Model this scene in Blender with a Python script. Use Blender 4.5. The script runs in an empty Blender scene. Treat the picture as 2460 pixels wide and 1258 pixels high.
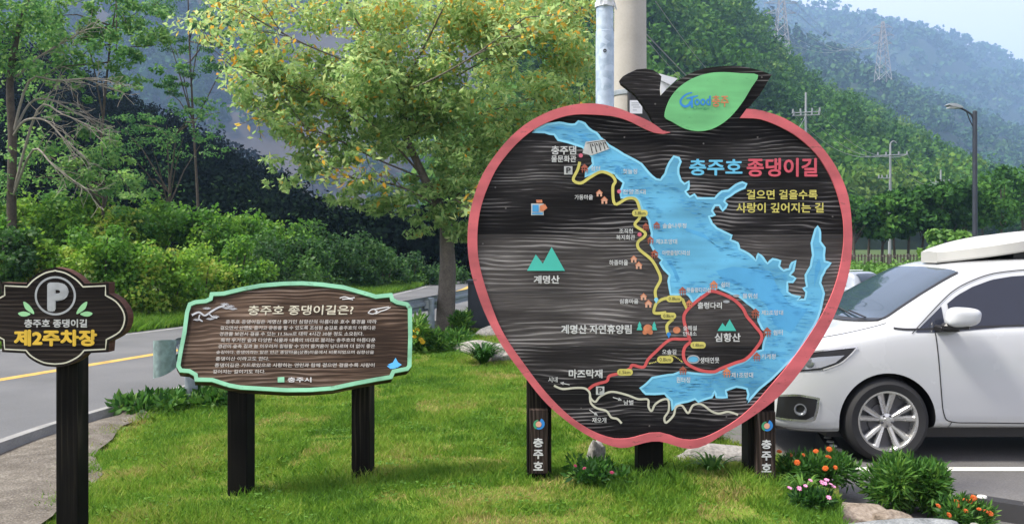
import bpy, bmesh, math, random
import numpy as np
from mathutils import Vector, geometry
random.seed(7)
RNG = np.random.default_rng(11)
R = math.radians
scn = bpy.context.scene
COL = scn.collection

# ------------------------------------------------------------------ camera, sky, sun, exposure
F, HZ, CX, CAMZ = 2130.0, 592.0, 1230.0, 1.72       # focal length and horizon of the photo, in its own pixels
cam_d = bpy.data.cameras.new('camera')
cam_d.sensor_width = 36.0
cam_d.lens = 36.0 * F / 2460.0
cam_d.shift_y = (HZ - 629.0) / 2460.0
cam_d.clip_start = 0.05
cam_d.clip_end = 12000
cam = bpy.data.objects.new('camera', cam_d)
cam.location = (0, 0, CAMZ)
cam.rotation_euler = (R(90), 0, 0)
COL.objects.link(cam)
scn.camera = cam

SUN = Vector((-0.55, -0.12, 0.83)).normalized()      # direction towards the sun
world = bpy.data.worlds.new('World')
scn.world = world
world.use_nodes = True
wn = world.node_tree.nodes
wl = world.node_tree.links
wn.clear()
w_out = wn.new('ShaderNodeOutputWorld')
w_bg = wn.new('ShaderNodeBackground')
w_sky = wn.new('ShaderNodeTexSky')
w_sky.sky_type = 'NISHITA'
w_sky.sun_disc = False
w_sky.sun_elevation = math.asin(SUN.z)
w_sky.sun_rotation = math.atan2(SUN.x, SUN.y)
w_sky.dust_density = 3.0
w_mix = wn.new('ShaderNodeMixRGB')
w_mix.inputs[0].default_value = 0.6
w_mix.inputs[2].default_value = (6.9, 6.15, 6.5, 1)   # thin bright overcast
wl.new(w_sky.outputs[0], w_mix.inputs[1])
wl.new(w_mix.outputs[0], w_bg.inputs[0])
w_bg.inputs[1].default_value = 0.12
wl.new(w_bg.outputs[0], w_out.inputs[0])

sun_d = bpy.data.lights.new('sun', 'SUN')
sun_d.energy = 3.9
sun_d.angle = R(12)
sun_d.color = (1.0, 0.95, 0.86)
sun = bpy.data.objects.new('sun', sun_d)
sun.rotation_euler = (-SUN).to_track_quat('-Z', 'Y').to_euler()
COL.objects.link(sun)

scn.view_settings.view_transform = 'Standard'
scn.view_settings.look = 'None'
scn.view_settings.gamma = 1
scn.view_settings.exposure = 1.12
scn.render.engine = 'CYCLES'
scn.cycles.use_denoising = True
scn.cycles.max_bounces = 8
scn.cycles.diffuse_bounces = 3
scn.cycles.glossy_bounces = 3
scn.cycles.transmission_bounces = 4
scn.cycles.transparent_max_bounces = 6
scn.cycles.volume_bounces = 1

# ------------------------------------------------------------------ helpers
def pt(px, py, D):
    """world point seen at photo pixel (px, py) at depth D metres"""
    return Vector(((px - CX) / F * D, D, CAMZ + (HZ - py) / F * D))

def gnd(px, py, z=0.0):
    D = (CAMZ - z) * F / (py - HZ)
    return Vector(((px - CX) / F * D, D, z))

class MB:
    """collects polygons and links them as one mesh object"""
    def __init__(self):
        self.v, self.f, self.m = [], [], []
    def add(self, vs, fs, mi=0):
        b = len(self.v)
        self.v.extend([tuple(v) for v in vs])
        for f in fs:
            self.f.append(tuple(i + b for i in f)); self.m.append(mi)
    def quad(self, a, b, c, d, mi=0):
        self.add([a, b, c, d], [(0, 1, 2, 3)], mi)
    def box(self, c, s, mi=0, rz=0.0, bev=0.0):
        cx, cy, cz = c
        hx, hy, hz = s[0] / 2, s[1] / 2, s[2] / 2
        ca, sa = math.cos(rz), math.sin(rz)
        if bev <= 0:
            vs = [(x, y, z) for z in (-hz, hz) for x, y in ((-hx, -hy), (hx, -hy), (hx, hy), (-hx, hy))]
            fs = [(3, 2, 1, 0), (4, 5, 6, 7), (0, 1, 5, 4), (1, 2, 6, 5), (2, 3, 7, 6), (3, 0, 4, 7)]
        else:
            b = bev
            prof = [(-hx + b, -hy), (hx - b, -hy), (hx, -hy + b), (hx, hy - b), (hx - b, hy), (-hx + b, hy), (-hx, hy - b), (-hx, -hy + b)]
            inn = [(max(-hx + b, min(hx - b, x * .999)) if True else x, max(-hy + b, min(hy - b, y))) for x, y in prof]
            vs = [(x, y, -hz) for x, y in prof] + [(x, y, hz - b) for x, y in prof] + [(x, y, hz) for x, y in inn]
            fs = [tuple(range(7, -1, -1)), tuple(range(16, 24))]
            for r0 in (0, 8):
                fs += [(r0 + i, r0 + (i + 1) % 8, r0 + 8 + (i + 1) % 8, r0 + 8 + i) for i in range(8)]
        self.add([(cx + x * ca - y * sa, cy + x * sa + y * ca, cz + z) for x, y, z in vs], fs, mi)
    def tube(self, pts, rad, n=8, mi=0, cap=True):
        pts = [Vector(p) for p in pts]
        if not hasattr(rad, '__len__'): rad = [rad] * len(pts)
        rings = []
        up = Vector((0, 0, 1))
        t0 = (pts[1] - pts[0]).normalized()
        a = t0.cross(up)
        if a.length < 1e-3: a = Vector((1, 0, 0))
        a.normalize()
        for i, p in enumerate(pts):
            t = (pts[min(i + 1, len(pts) - 1)] - pts[max(i - 1, 0)])
            if t.length < 1e-9: t = t0
            t.normalize()
            a = (a - t * a.dot(t))
            if a.length < 1e-6: a = t.orthogonal()
            a.normalize()
            b = t.cross(a)
            rings.append([p + (a * math.cos(2 * math.pi * k / n) + b * math.sin(2 * math.pi * k / n)) * rad[i] for k in range(n)])
        vs = [v for r in rings for v in r]
        fs = []
        for i in range(len(pts) - 1):
            for k in range(n):
                fs.append((i * n + k, i * n + (k + 1) % n, (i + 1) * n + (k + 1) % n, (i + 1) * n + k))
        if cap:
            fs.append(tuple(range(n - 1, -1, -1)))
            fs.append(tuple((len(pts) - 1) * n + k for k in range(n)))
        self.add(vs, fs, mi)
    def lathe(self, prof, origin, axis, n=32, mi=0):
        """prof: (radius, along axis) pairs"""
        ax = Vector(axis).normalized()
        a = ax.orthogonal().normalized(); b = ax.cross(a)
        o = Vector(origin)
        vs = []
        for r, h in prof:
            for k in range(n):
                t = 2 * math.pi * k / n
                vs.append(o + ax * h + (a * math.cos(t) + b * math.sin(t)) * r)
        fs = []
        for i in range(len(prof) - 1):
            for k in range(n):
                fs.append((i * n + k, i * n + (k + 1) % n, (i + 1) * n + (k + 1) % n, (i + 1) * n + k))
        self.add(vs, fs, mi)
    def poly(self, pts3, mi=0):
        """a possibly concave flat polygon"""
        tris = geometry.tessellate_polygon([[Vector(p) for p in pts3]])
        self.add(pts3, [tuple(t) for t in tris], mi)
    def prism(self, pts3, d, mi=0, mside=None):
        """a flat polygon pushed along d to a solid"""
        d = Vector(d)
        front = [Vector(p) for p in pts3]
        back = [p + d for p in front]
        n = len(front)
        tris = [tuple(t) for t in geometry.tessellate_polygon([front])]
        self.add(front, tris, mi)
        ms = mi if mside is None else mside
        self.add(back, [t[::-1] for t in tris], ms)
        self.add(front + back, [(i, (i + 1) % n, n + (i + 1) % n, n + i) for i in range(n)], ms)
    def build(self, name, mats, parent=None, smooth=False, fix=True):
        me = bpy.data.meshes.new(name)
        off = Vector(parent_loc(parent)) if parent else Vector((0, 0, 0))
        me.from_pydata([(v[0] - off.x, v[1] - off.y, v[2] - off.z) for v in self.v], [], self.f)
        if not isinstance(mats, (list, tuple)): mats = [mats]
        for m in mats: me.materials.append(m)
        me.polygons.foreach_set('material_index', self.m)
        if fix:
            bm = bmesh.new(); bm.from_mesh(me)
            bmesh.ops.remove_doubles(bm, verts=bm.verts, dist=1e-5)
            bmesh.ops.recalc_face_normals(bm, faces=bm.faces)
            bm.to_mesh(me); bm.free()
        if smooth:
            me.polygons.foreach_set('use_smooth', [True] * len(me.polygons))
            me.set_sharp_from_angle(angle=R(smooth if smooth is not True else 40))
        me.update()
        o = bpy.data.objects.new(name, me)
        COL.objects.link(o)
        if parent: o.parent = parent
        return o

LOC = {}
def parent_loc(o):
    p = Vector((0, 0, 0))
    while o is not None:
        p = p + o.location
        o = o.parent
    return p

def tag(o, label=None, cat=None, group=None, kind=None):
    if label: o['label'] = label
    if cat: o['category'] = cat
    if group: o['group'] = group
    if kind: o['kind'] = kind
    return o

def thing(name, label, cat, loc=(0, 0, 0), group=None, rz=0.0):
    o = bpy.data.objects.new(name, None)
    o.empty_display_size = 0.2
    o.location = loc
    o.rotation_euler = (0, 0, rz)
    COL.objects.link(o)
    return tag(o, label, cat, group)

def copy_thing(root, loc, rz=0.0, label=None, scale=None):
    r = root.copy(); COL.objects.link(r)
    r.location = loc; r.rotation_euler = (0, 0, rz)
    if scale: r.scale = (scale, scale, scale)
    if label: r['label'] = label
    for ch in list(root.children):
        c = ch.copy(); COL.objects.link(c); c.parent = r
        for g in list(ch.children):
            d = g.copy(); COL.objects.link(d); d.parent = c
    return r

def fast_mesh(name, verts, k, mat, parent=None, tint=None, loc=(0, 0, 0)):
    """verts (N*k,3): N separate faces of k corners each; tint one number per face"""
    n = len(verts) // k
    me = bpy.data.meshes.new(name)
    me.vertices.add(n * k); me.loops.add(n * k); me.polygons.add(n)
    off = np.array(parent_loc(parent)) if parent else np.array(loc, float)
    me.vertices.foreach_set('co', (verts - off).astype(np.float32).ravel())
    me.loops.foreach_set('vertex_index', np.arange(n * k, dtype=np.int32))
    me.polygons.foreach_set('loop_start', np.arange(0, n * k, k, dtype=np.int32))
    if tint is not None:
        a = me.attributes.new('tint', 'FLOAT', 'FACE')
        a.data.foreach_set('value', tint.astype(np.float32))
    me.materials.append(mat)
    me.update(calc_edges=True)
    o = bpy.data.objects.new(name, me)
    COL.objects.link(o)
    if parent: o.parent = parent
    else: o.location = loc
    return o

def unit(a):
    return a / np.maximum(np.linalg.norm(a, axis=1, keepdims=True), 1e-9)

def leaf_quads(P, D, L, W, rng, up=0.35, spread=0.8, droop=0.0):
    """one lozenge leaf (or leaf clump) per point; D outward directions"""
    n = len(P)
    nr = unit(D * 0.6 + rng.normal(size=(n, 3)) * spread + np.array([0, 0, up]))
    t = unit(np.cross(nr, rng.normal(size=(n, 3))))
    if droop: t = unit(t + np.array([0, 0, -droop]))
    b = unit(np.cross(nr, t))
    L = (L * rng.uniform(.7, 1.3, n))[:, None]; W = (W * rng.uniform(.7, 1.3, n))[:, None]
    q = np.stack([P - t * L / 2, P + b * W / 2 - t * L * .08, P + t * L / 2, P - b * W / 2 - t * L * .08], 1)
    return q.reshape(-1, 3)

def lobes_pts(rng, lobes, n, shell=0.5):
    """points in a set of ellipsoid lobes (cx,cy,cz,rx,ry,rz,weight), denser near their skins"""
    lb = np.array(lobes, float)
    w = lb[:, 6] / lb[:, 6].sum()
    k = rng.choice(len(lb), n, p=w)
    d = unit(rng.normal(size=(n, 3)))
    r = (shell + (1 - shell) * rng.random(n) ** .6)[:, None]
    return lb[k, :3] + d * r * lb[k, 3:6], d, k

_ph = np.random.default_rng(3).uniform(0, 6.28, (40, 2))
def noise2(x, y, s, seed=0, octv=3):
    """smooth noise about -1..1 (sums of sines, no grid)"""
    x = np.asarray(x, float); y = np.asarray(y, float)
    o = 0; amp = 1.0; f = 1.0 / s; tot = 0
    for i in range(octv):
        p = _ph[(seed * 7 + i * 3) % 38]
        q = _ph[(seed * 7 + i * 3 + 1) % 38]
        a = p[0] * 3
        xr = x * math.cos(a) - y * math.sin(a); yr = x * math.sin(a) + y * math.cos(a)
        o = o + amp * (np.sin(xr * f * 2.1 + p[1] + 1.3 * np.sin(yr * f * 1.3 + q[0])) * np.cos(yr * f * 1.7 + q[1] + np.sin(xr * f * .9)))
        tot += amp; amp *= .55; f *= 2.03
    return o / tot * 1.4

def smooth_path(p, n=6):
    p = np.array(p, float); out = []
    for i in range(len(p) - 1):
        a = p[max(i - 1, 0)]; b = p[i]; c = p[i + 1]; d = p[min(i + 2, len(p) - 1)]
        for k in range(n):
            t = k / n
            out.append(.5 * ((2 * b) + (-a + c) * t + (2 * a - 5 * b + 4 * c - d) * t * t + (-a + 3 * b - 3 * c + d) * t ** 3))
    out.append(p[-1])
    return np.array(out)

def smooth_loop(p, n=4):
    p = np.array(p, float); m = len(p); out = []
    for i in range(m):
        a, b, c, d = p[i - 1], p[i], p[(i + 1) % m], p[(i + 2) % m]
        for k in range(n):
            t = k / n
            out.append(.5 * ((2 * b) + (-a + c) * t + (2 * a - 5 * b + 4 * c - d) * t * t + (-a + 3 * b - 3 * c + d) * t ** 3))
    return np.array(out)

# ------------------------------------------------------------------ materials
def new_mat(name):
    m = bpy.data.materials.new(name); m.use_nodes = True
    nt = m.node_tree
    return m, nt, nt.nodes['Principled BSDF']

def N(nt, typ, **kw):
    n = nt.nodes.new(typ)
    for k, v in kw.items():
        if k.startswith('i_'):
            key = k[2:]
            n.inputs[int(key) if key.isdigit() else key.replace('_', ' ')].default_value = v
        else: setattr(n, k, v)
    return n

def ramp(nt, fac, stops, interp='LINEAR'):
    r = nt.nodes.new('ShaderNodeValToRGB')
    r.color_ramp.interpolation = interp
    e = r.color_ramp.elements
    e.remove(e[1])
    for k, (p, c) in enumerate(stops):
        if k == 0: el = e[0]; el.position = p
        else: el = e.new(p)
        el.color = (c[0], c[1], c[2], 1) if hasattr(c, '__len__') else (c, c, c, 1)
    nt.links.new(fac, r.inputs[0])
    return r.outputs[0]

def objco(nt, scale=(1, 1, 1), rot=(0, 0, 0)):
    tc = nt.nodes.new('ShaderNodeTexCoord')
    mp = nt.nodes.new('ShaderNodeMapping')
    mp.inputs['Scale'].default_value = scale
    mp.inputs['Rotation'].default_value = rot
    nt.links.new(tc.outputs['Object'], mp.inputs[0])
    return mp.outputs[0]

def bump(nt, bs, h, strength=0.3, dist=0.01):
    b = N(nt, 'ShaderNodeBump'); b.inputs['Strength'].default_value = strength; b.inputs['Distance'].default_value = dist
    nt.links.new(h, b.inputs['Height']); nt.links.new(b.outputs[0], bs.inputs['Normal'])

def paint(name, c, rough=.5, metal=0.0, var=0.12, scale=6.0, coat=0.0, bmp=0.0, chips=None):
    """paint, plastic or metal with slight unevenness of tone and gloss"""
    m, nt, bs = new_mat(name)
    co = objco(nt)
    n = N(nt, 'ShaderNodeTexNoise'); n.inputs['Scale'].default_value = scale; n.inputs['Detail'].default_value = 6
    nt.links.new(co, n.inputs['Vector'])
    lo = [x * (1 - var) for x in c]; hi = [min(1, x * (1 + var)) for x in c]
    col = ramp(nt, n.outputs[0], [(.3, lo), (.7, hi)])
    if chips:        # flaked spots, scratches along the grain and old dirt
        w = N(nt, 'ShaderNodeTexNoise'); w.inputs['Scale'].default_value = 16; w.inputs['Detail'].default_value = 9; w.inputs['Roughness'].default_value = .72
        nt.links.new(objco(nt, (.55, 1, 1.6)), w.inputs['Vector'])
        mk = N(nt, 'ShaderNodeMixRGB'); mk.inputs[2].default_value = (*chips, 1)
        nt.links.new(ramp(nt, w.outputs[0], [(.60, 0), (.67, .85)]), mk.inputs[0]); nt.links.new(col, mk.inputs[1])
        s2 = N(nt, 'ShaderNodeTexNoise'); s2.inputs['Scale'].default_value = 2.2; s2.inputs['Detail'].default_value = 5
        nt.links.new(objco(nt, (.4, 1, 3)), s2.inputs['Vector'])
        dk = N(nt, 'ShaderNodeMixRGB', blend_type='MULTIPLY'); dk.inputs[0].default_value = 1
        nt.links.new(mk.outputs[0], dk.inputs[1]); nt.links.new(ramp(nt, s2.outputs[0], [(.35, .70), (.6, 1.0)]), dk.inputs[2])
        col = dk.outputs[0]
    nt.links.new(col, bs.inputs['Base Color'])
    nt.links.new(ramp(nt, n.outputs[0], [(.3, max(.03, rough - .08)), (.7, min(1, rough + .08))]), bs.inputs['Roughness'])
    bs.inputs['Metallic'].default_value = metal
    bs.inputs['Coat Weight'].default_value = coat
    bs.inputs['Coat Roughness'].default_value = .06
    if bmp: bump(nt, bs, n.outputs[0], bmp, .01)
    return m

def wood(name, dark, mid, light, sx=.35, sz=9.0, vertical=False, veil_bands=None, dist=7.0, rough=.75, hi=(.30, .44, .68)):
    """scorched softwood with the long swirling grain lines of its boards"""
    m, nt, bs = new_mat(name)
    rot = (0, R(90), 0) if vertical else (0, 0, 0)
    st = (sx, 1, 1) if not vertical else (1, 1, sx)
    co = objco(nt, st)
    n0 = N(nt, 'ShaderNodeTexNoise'); n0.inputs['Scale'].default_value = 3.2; n0.inputs['Detail'].default_value = 2.2; n0.inputs['Roughness'].default_value = .45; n0.inputs['Distortion'].default_value = .25
    nt.links.new(co, n0.inputs['Vector'])
    sp = N(nt, 'ShaderNodeSeparateXYZ'); nt.links.new(objco(nt), sp.inputs[0])
    k1 = N(nt, 'ShaderNodeMath', operation='MULTIPLY'); k1.inputs[1].default_value = dist * 1.6; nt.links.new(n0.outputs[0], k1.inputs[0])
    k2 = N(nt, 'ShaderNodeMath', operation='MULTIPLY_ADD'); k2.inputs[1].default_value = sz; nt.links.new(sp.outputs['X' if vertical else 'Z'], k2.inputs[0]); nt.links.new(k1.outputs[0], k2.inputs[2])
    pg = N(nt, 'ShaderNodeMath', operation='PINGPONG'); pg.inputs[1].default_value = 1.0; nt.links.new(k2.outputs[0], pg.inputs[0])
    fine_co = objco(nt, (1.3, 1, 80) if not vertical else (80, 1, 1.3))
    fn = N(nt, 'ShaderNodeTexNoise'); fn.inputs['Scale'].default_value = 1.6; fn.inputs['Detail'].default_value = 6; fn.inputs['Roughness'].default_value = .65
    nt.links.new(fine_co, fn.inputs['Vector'])
    # grain shows strongly in some places and hardly in others
    vis = N(nt, 'ShaderNodeTexNoise'); vis.inputs['Scale'].default_value = 2.6; vis.inputs['Detail'].default_value = 3; nt.links.new(objco(nt, (st[0] * 1.6, 1, st[2] * 1.6) if not vertical else (1.6, 1, sx * 1.6)), vis.inputs['Vector'])
    g1 = N(nt, 'ShaderNodeMath', operation='POWER'); g1.inputs[1].default_value = 2.2; nt.links.new(pg.outputs[0], g1.inputs[0])
    g2 = N(nt, 'ShaderNodeMath', operation='MULTIPLY'); nt.links.new(g1.outputs[0], g2.inputs[0]); nt.links.new(ramp(nt, vis.outputs[0], [(.42, .08), (.66, 1.15)]), g2.inputs[1])
    mx = N(nt, 'ShaderNodeMixRGB'); mx.inputs[0].default_value = .68
    nt.links.new(g2.outputs[0], mx.inputs[1]); nt.links.new(fn.outputs[0], mx.inputs[2])
    # some boards are worn to pale streaks, others stay nearly plain
    wr = N(nt, 'ShaderNodeTexNoise'); wr.inputs['Scale'].default_value = 1.9; wr.inputs['Detail'].default_value = 2.5; nt.links.new(objco(nt, (.45, 1, 2.4) if not vertical else (2.4, 1, .45)), wr.inputs['Vector'])
    m3 = N(nt, 'ShaderNodeMixRGB', blend_type='MULTIPLY'); m3.inputs[0].default_value = 1
    nt.links.new(mx.outputs[0], m3.inputs[1]); nt.links.new(ramp(nt, wr.outputs[0], [(.36, .70), (.62, 1.0)]), m3.inputs[2])
    boost = N(nt, 'ShaderNodeMixRGB', blend_type='MULTIPLY'); boost.inputs[0].default_value = 1; boost.inputs[2].default_value = (1.14, 1.14, 1.14, 1)
    nt.links.new(m3.outputs[0], boost.inputs[1]); mx = boost
    c = ramp(nt, mx.outputs[0], [(hi[0], dark), (hi[1], mid), (hi[2], light)])
    if veil_bands:  # height bands mixed towards grey: pale reflected veil painted into the wood colour
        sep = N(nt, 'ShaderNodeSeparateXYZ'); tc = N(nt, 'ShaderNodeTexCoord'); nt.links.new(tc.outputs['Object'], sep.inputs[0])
        mr = N(nt, 'ShaderNodeMapRange'); mr.inputs['From Min'].default_value = veil_bands[0]; mr.inputs['From Max'].default_value = veil_bands[1]
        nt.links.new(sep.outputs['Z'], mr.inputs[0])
        fac = ramp(nt, mr.outputs[0], veil_bands[2], 'CONSTANT')
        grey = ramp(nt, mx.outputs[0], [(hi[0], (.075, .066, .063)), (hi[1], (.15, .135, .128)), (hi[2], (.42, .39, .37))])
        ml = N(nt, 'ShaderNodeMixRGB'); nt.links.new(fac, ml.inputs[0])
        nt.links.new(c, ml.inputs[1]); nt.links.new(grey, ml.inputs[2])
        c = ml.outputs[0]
    big = N(nt, 'ShaderNodeTexNoise'); big.inputs['Scale'].default_value = 1.7; big.inputs['Detail'].default_value = 2
    nt.links.new(objco(nt), big.inputs['Vector'])
    m2 = N(nt, 'ShaderNodeMixRGB', blend_type='MULTIPLY'); m2.inputs[0].default_value = 1
    nt.links.new(c, m2.inputs[1]); nt.links.new(ramp(nt, big.outputs[0], [(.3, .72), (.7, 1.25)]), m2.inputs[2])
    nt.links.new(m2.outputs[0], bs.inputs['Base Color'])
    bs.inputs['Roughness'].default_value = rough
    bs.inputs['Specular IOR Level'].default_value = .10
    bump(nt, bs, mx.outputs[0], .35, .006)
    return m

def leafmat(name, stops, trans=.3, rough=.55, spec=.3):
    """foliage: colour of each leaf from its own 'tint' number; lets some light through"""
    m, nt, bs = new_mat(name)
    at = N(nt, 'ShaderNodeAttribute', attribute_name='tint')
    c = ramp(nt, at.outputs['Fac'], stops)
    nt.links.new(c, bs.inputs['Base Color'])
    bs.inputs['Roughness'].default_value = rough
    bs.inputs['Specular IOR Level'].default_value = spec
    if trans > 0:
        tr = N(nt, 'ShaderNodeBsdfTranslucent')
        nt.links.new(c, tr.inputs[0])
        mx = N(nt, 'ShaderNodeMixShader'); mx.inputs[0].default_value = trans
        nt.links.new(bs.outputs[0], mx.inputs[1]); nt.links.new(tr.outputs[0], mx.inputs[2])
        nt.links.new(mx.outputs[0], nt.nodes['Material Output'].inputs['Surface'])
    return m

def ground_mat(name, stops, scale=3.0, detail=8, rough=.9, fine=60.0, fine_amt=.35, bmp=.4):
    m, nt, bs = new_mat(name)
    co = objco(nt)
    a = N(nt, 'ShaderNodeTexNoise'); a.inputs['Scale'].default_value = scale; a.inputs['Detail'].default_value = detail
    b = N(nt, 'ShaderNodeTexNoise'); b.inputs['Scale'].default_value = fine; b.inputs['Detail'].default_value = 3
    nt.links.new(co, a.inputs['Vector']); nt.links.new(co, b.inputs['Vector'])
    mx = N(nt, 'ShaderNodeMixRGB'); mx.inputs[0].default_value = fine_amt
    nt.links.new(a.outputs[0], mx.inputs[1]); nt.links.new(b.outputs[0], mx.inputs[2])
    nt.links.new(ramp(nt, mx.outputs[0], stops), bs.inputs['Base Color'])
    bs.inputs['Roughness'].default_value = rough
    bs.inputs['Specular IOR Level'].default_value = .25
    if bmp: bump(nt, bs, b.outputs[0], bmp, .01)
    return m

M = {}
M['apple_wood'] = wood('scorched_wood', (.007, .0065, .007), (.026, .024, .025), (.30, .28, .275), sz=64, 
    veil_bands=(.2, 3.1, [(0, .0), (.1, .05), (.2, .22), (.27, .62), (.36, .80), (.45, .72), (.50, .55), (.552, .03), (.66, .10), (.78, .0), (.9, .06)]))  # bottom to top: how strongly the painted veil greys the board
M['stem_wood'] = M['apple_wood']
M['board_wood'] = wood('brown_board', (.024, .015, .010), (.085, .056, .038), (.26, .195, .15), sz=70, hi=(.28, .44, .70))
M['park_wood'] = wood('dark_board', (.010, .008, .007), (.026, .020, .017), (.075, .06, .05), sz=80, dist=4)
M['side_wood'] = wood('reddish_board_edge', (.07, .033, .024), (.12, .060, .045), (.18, .10, .08), sz=30)
M['post_wood'] = wood('dark_post', (.005, .0045, .004), (.012, .0105, .008), (.04, .033, .025), sx=.2, sz=60, vertical=True)
M['plate_wood'] = wood('brown_plate', (.015, .011, .009), (.045, .032, .026), (.12, .09, .075), sx=.2, sz=60, vertical=True)
M['red'] = paint('faded_red_paint', (.62, .125, .14), .6, var=.2, scale=4, bmp=.15, chips=(.22, .08, .07))
M['leaf_green'] = paint('light_green_paint', (.18, .58, .22), .5, var=.08, chips=(.12, .42, .15))
M['mint'] = paint('mint_paint', (.19, .46, .28), .6, var=.15, scale=9, chips=(.07, .12, .08))
M['lake'] = paint('sky_blue_paint', (.14, .50, .76), .5, var=.16, scale=2.2, chips=(.07, .30, .50))
M['lake_deep'] = paint('deeper_blue_paint', (.06, .32, .62), .5, var=.1)
M['lake_pale'] = paint('pale_blue_paint', (.26, .66, .86), .5, var=.08)
M['lake_mid'] = paint('mid_blue_paint', (.09, .40, .70), .5, var=.12, scale=3)
M['yellow'] = paint('yellow_paint', (.62, .55, .13), .5, var=.1, scale=14)
M['gold'] = paint('golden_yellow_paint', (.72, .46, .04), .45, var=.14, scale=14)
M['trail_red'] = paint('trail_red_paint', (.62, .09, .09), .5, var=.12, scale=12)
M['title_red'] = paint('coral_red_paint', (.62, .085, .12), .5, var=.1, scale=14)
M['title_blue'] = paint('title_blue_paint', (.14, .52, .75), .5, var=.1, scale=14)
M['cream'] = paint('cream_paint', (.58, .56, .44), .5, var=.12, scale=14)
M['white'] = paint('white_paint', (.62, .62, .60), .55, var=.18, scale=30)
M['greywhite'] = paint('greyish_white_paint', (.52, .52, .50), .5, var=.15, scale=20)
M['palegrey'] = paint('pale_grey_paint', (.36, .37, .38), .5, var=.15, scale=20)
M['text_grey'] = paint('worn_pale_lettering', (.40, .38, .34), .5, var=.25, scale=30)
M['dull_cream'] = paint('dull_cream_lettering', (.46, .43, .32), .55, var=.2, scale=30)
M['screw'] = paint('dull_screw_heads', (.10, .09, .085), .6)
M['black'] = paint('black_paint', (.02, .02, .022), .5)
M['teal'] = paint('teal_paint', (.06, .50, .40), .5, var=.06)
M['orange'] = paint('orange_paint', (.60, .20, .09), .5, var=.2, scale=30)
M['rust'] = paint('rust_red_paint', (.36, .09, .05), .5, var=.2, scale=30)
M['peach'] = paint('peach_paint', (.72, .38, .25), .5, var=.08)
M['logo_blue'] = paint('bright_blue_paint', (.03, .24, .62), .5)
M['logo_green'] = paint('logo_green_paint', (.05, .30, .14), .5)
M['pale_leaf'] = paint('pale_leaf_green_paint', (.30, .60, .30), .5)
M['pink_dot'] = paint('rose_paint', (.60, .12, .18), .5)
M['concrete'] = ground_mat('pole_concrete', [(.3, (.37, .345, .30)), (.7, (.47, .44, .39))], 2.5, 6, .85, 40, .25, .12)
M['galv'] = paint('galvanised_steel', (.27, .31, .33), .5, metal=.4, var=.16, scale=12)
M['steel_dull'] = paint('dull_steel', (.34, .37, .38), .5, metal=.4, var=.2, scale=6)
M['white_metal'] = paint('white_coated_metal', (.72, .73, .74), .4, var=.08)
M['dark_metal'] = paint('dark_grey_metal', (.035, .042, .052), .45, metal=.2, var=.15)
M['pylon'] = paint('weathered_pylon_steel', (.30, .30, .305), .6, var=.1)
M['wire'] = paint('wire_metal', (.26, .28, .29), .5, var=.05)
M['bark'] = ground_mat('bark', [(.3, (.035, .028, .022)), (.7, (.11, .09, .07))], 7, 8, .95, 40, .5, .7)
M['bark_pale'] = ground_mat('pale_bark', [(.3, (.16, .14, .11)), (.7, (.32, .29, .24))], 7, 8, .9, 40, .5, .5)
M['rock'] = ground_mat('pale_rock', [(.3, (.09, .09, .07)), (.42, (.22, .21, .19)), (.55, (.34, .32, .29)), (.72, (.46, .44, .40))], 6, 12, .95, 38, .5, .9)
M['slab'] = ground_mat('grey_slab', [(.32, (.09, .10, .10)), (.5, (.20, .21, .21)), (.68, (.33, .34, .33))], 9, 10, .9, 60, .5, .6)
M['sandstone'] = ground_mat('tan_rock', [(.3, (.07, .06, .045)), (.42, (.17, .135, .105)), (.55, (.26, .215, .17)), (.72, (.36, .31, .26))], 6, 12, .95, 38, .5, .9)
M['asphalt'] = ground_mat('asphalt', [(.3, (.075, .072, .070)), (.5, (.12, .116, .112)), (.7, (.18, .174, .168))], .9, 10, .92, 90, .45, .4)
M['road'] = ground_mat('worn_road', [(.3, (.075, .077, .078)), (.5, (.115, .117, .118)), (.7, (.16, .16, .16))], .5, 10, .9, 70, .35, .3)
M['line_white'] = ground_mat('worn_white_line', [(.3, (.42, .42, .38)), (.6, (.62, .62, .56))], 5, 8, .8, 60, .5, .2)
M['line_worn'] = ground_mat('nearly_worn_off_line', [(.36, (.12, .12, .12)), (.5, (.22, .22, .21)), (.65, (.36, .36, .34))], 5, 8, .9, 60, .5, .2)
M['line_yellow'] = ground_mat('worn_yellow_line', [(.36, (.16, .13, .08)), (.44, (.40, .25, .06)), (.6, (.50, .34, .09))], 5, 8, .8, 60, .4, .2)
M['kerb'] = ground_mat('kerb_concrete', [(.3, (.17, .17, .16)), (.7, (.28, .275, .26))], 4, 8, .9, 60, .4, .4)
M['gravel'] = ground_mat('sandy_gravel', [(.3, (.05, .043, .032)), (.5, (.12, .105, .085)), (.7, (.24, .22, .18))], 6, 10, .95, 70, .6, .8)
M['lawn'] = ground_mat('lawn_soil', [(.3, (.06, .11, .012)), (.5, (.13, .20, .02)), (.68, (.22, .20, .06))], 1.6, 8, .95, 50, .35, .6)
M['earth'] = ground_mat('grassy_earth', [(.3, (.03, .055, .015)), (.7, (.075, .115, .03))], .7, 8, .95, 9, .4, .5)
M['slope'] = ground_mat('bare_slope', [(.3, (.042, .034, .029)), (.7, (.066, .055, .047))], .012, 6, .95, .08, .4, 0)
M['duff'] = ground_mat('forest_floor', [(.3, (.012, .022, .010)), (.7, (.03, .05, .02))], .05, 6, .95, .6, .4, 0)
M['far_floor'] = ground_mat('far_wooded_floor', [(.3, (.018, .035, .018)), (.7, (.035, .06, .028))], .01, 6, .95, .1, .4, 0)
M['rubber'] = paint('black_rubber', (.018, .018, .019), .8, var=.15, scale=20)
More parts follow.
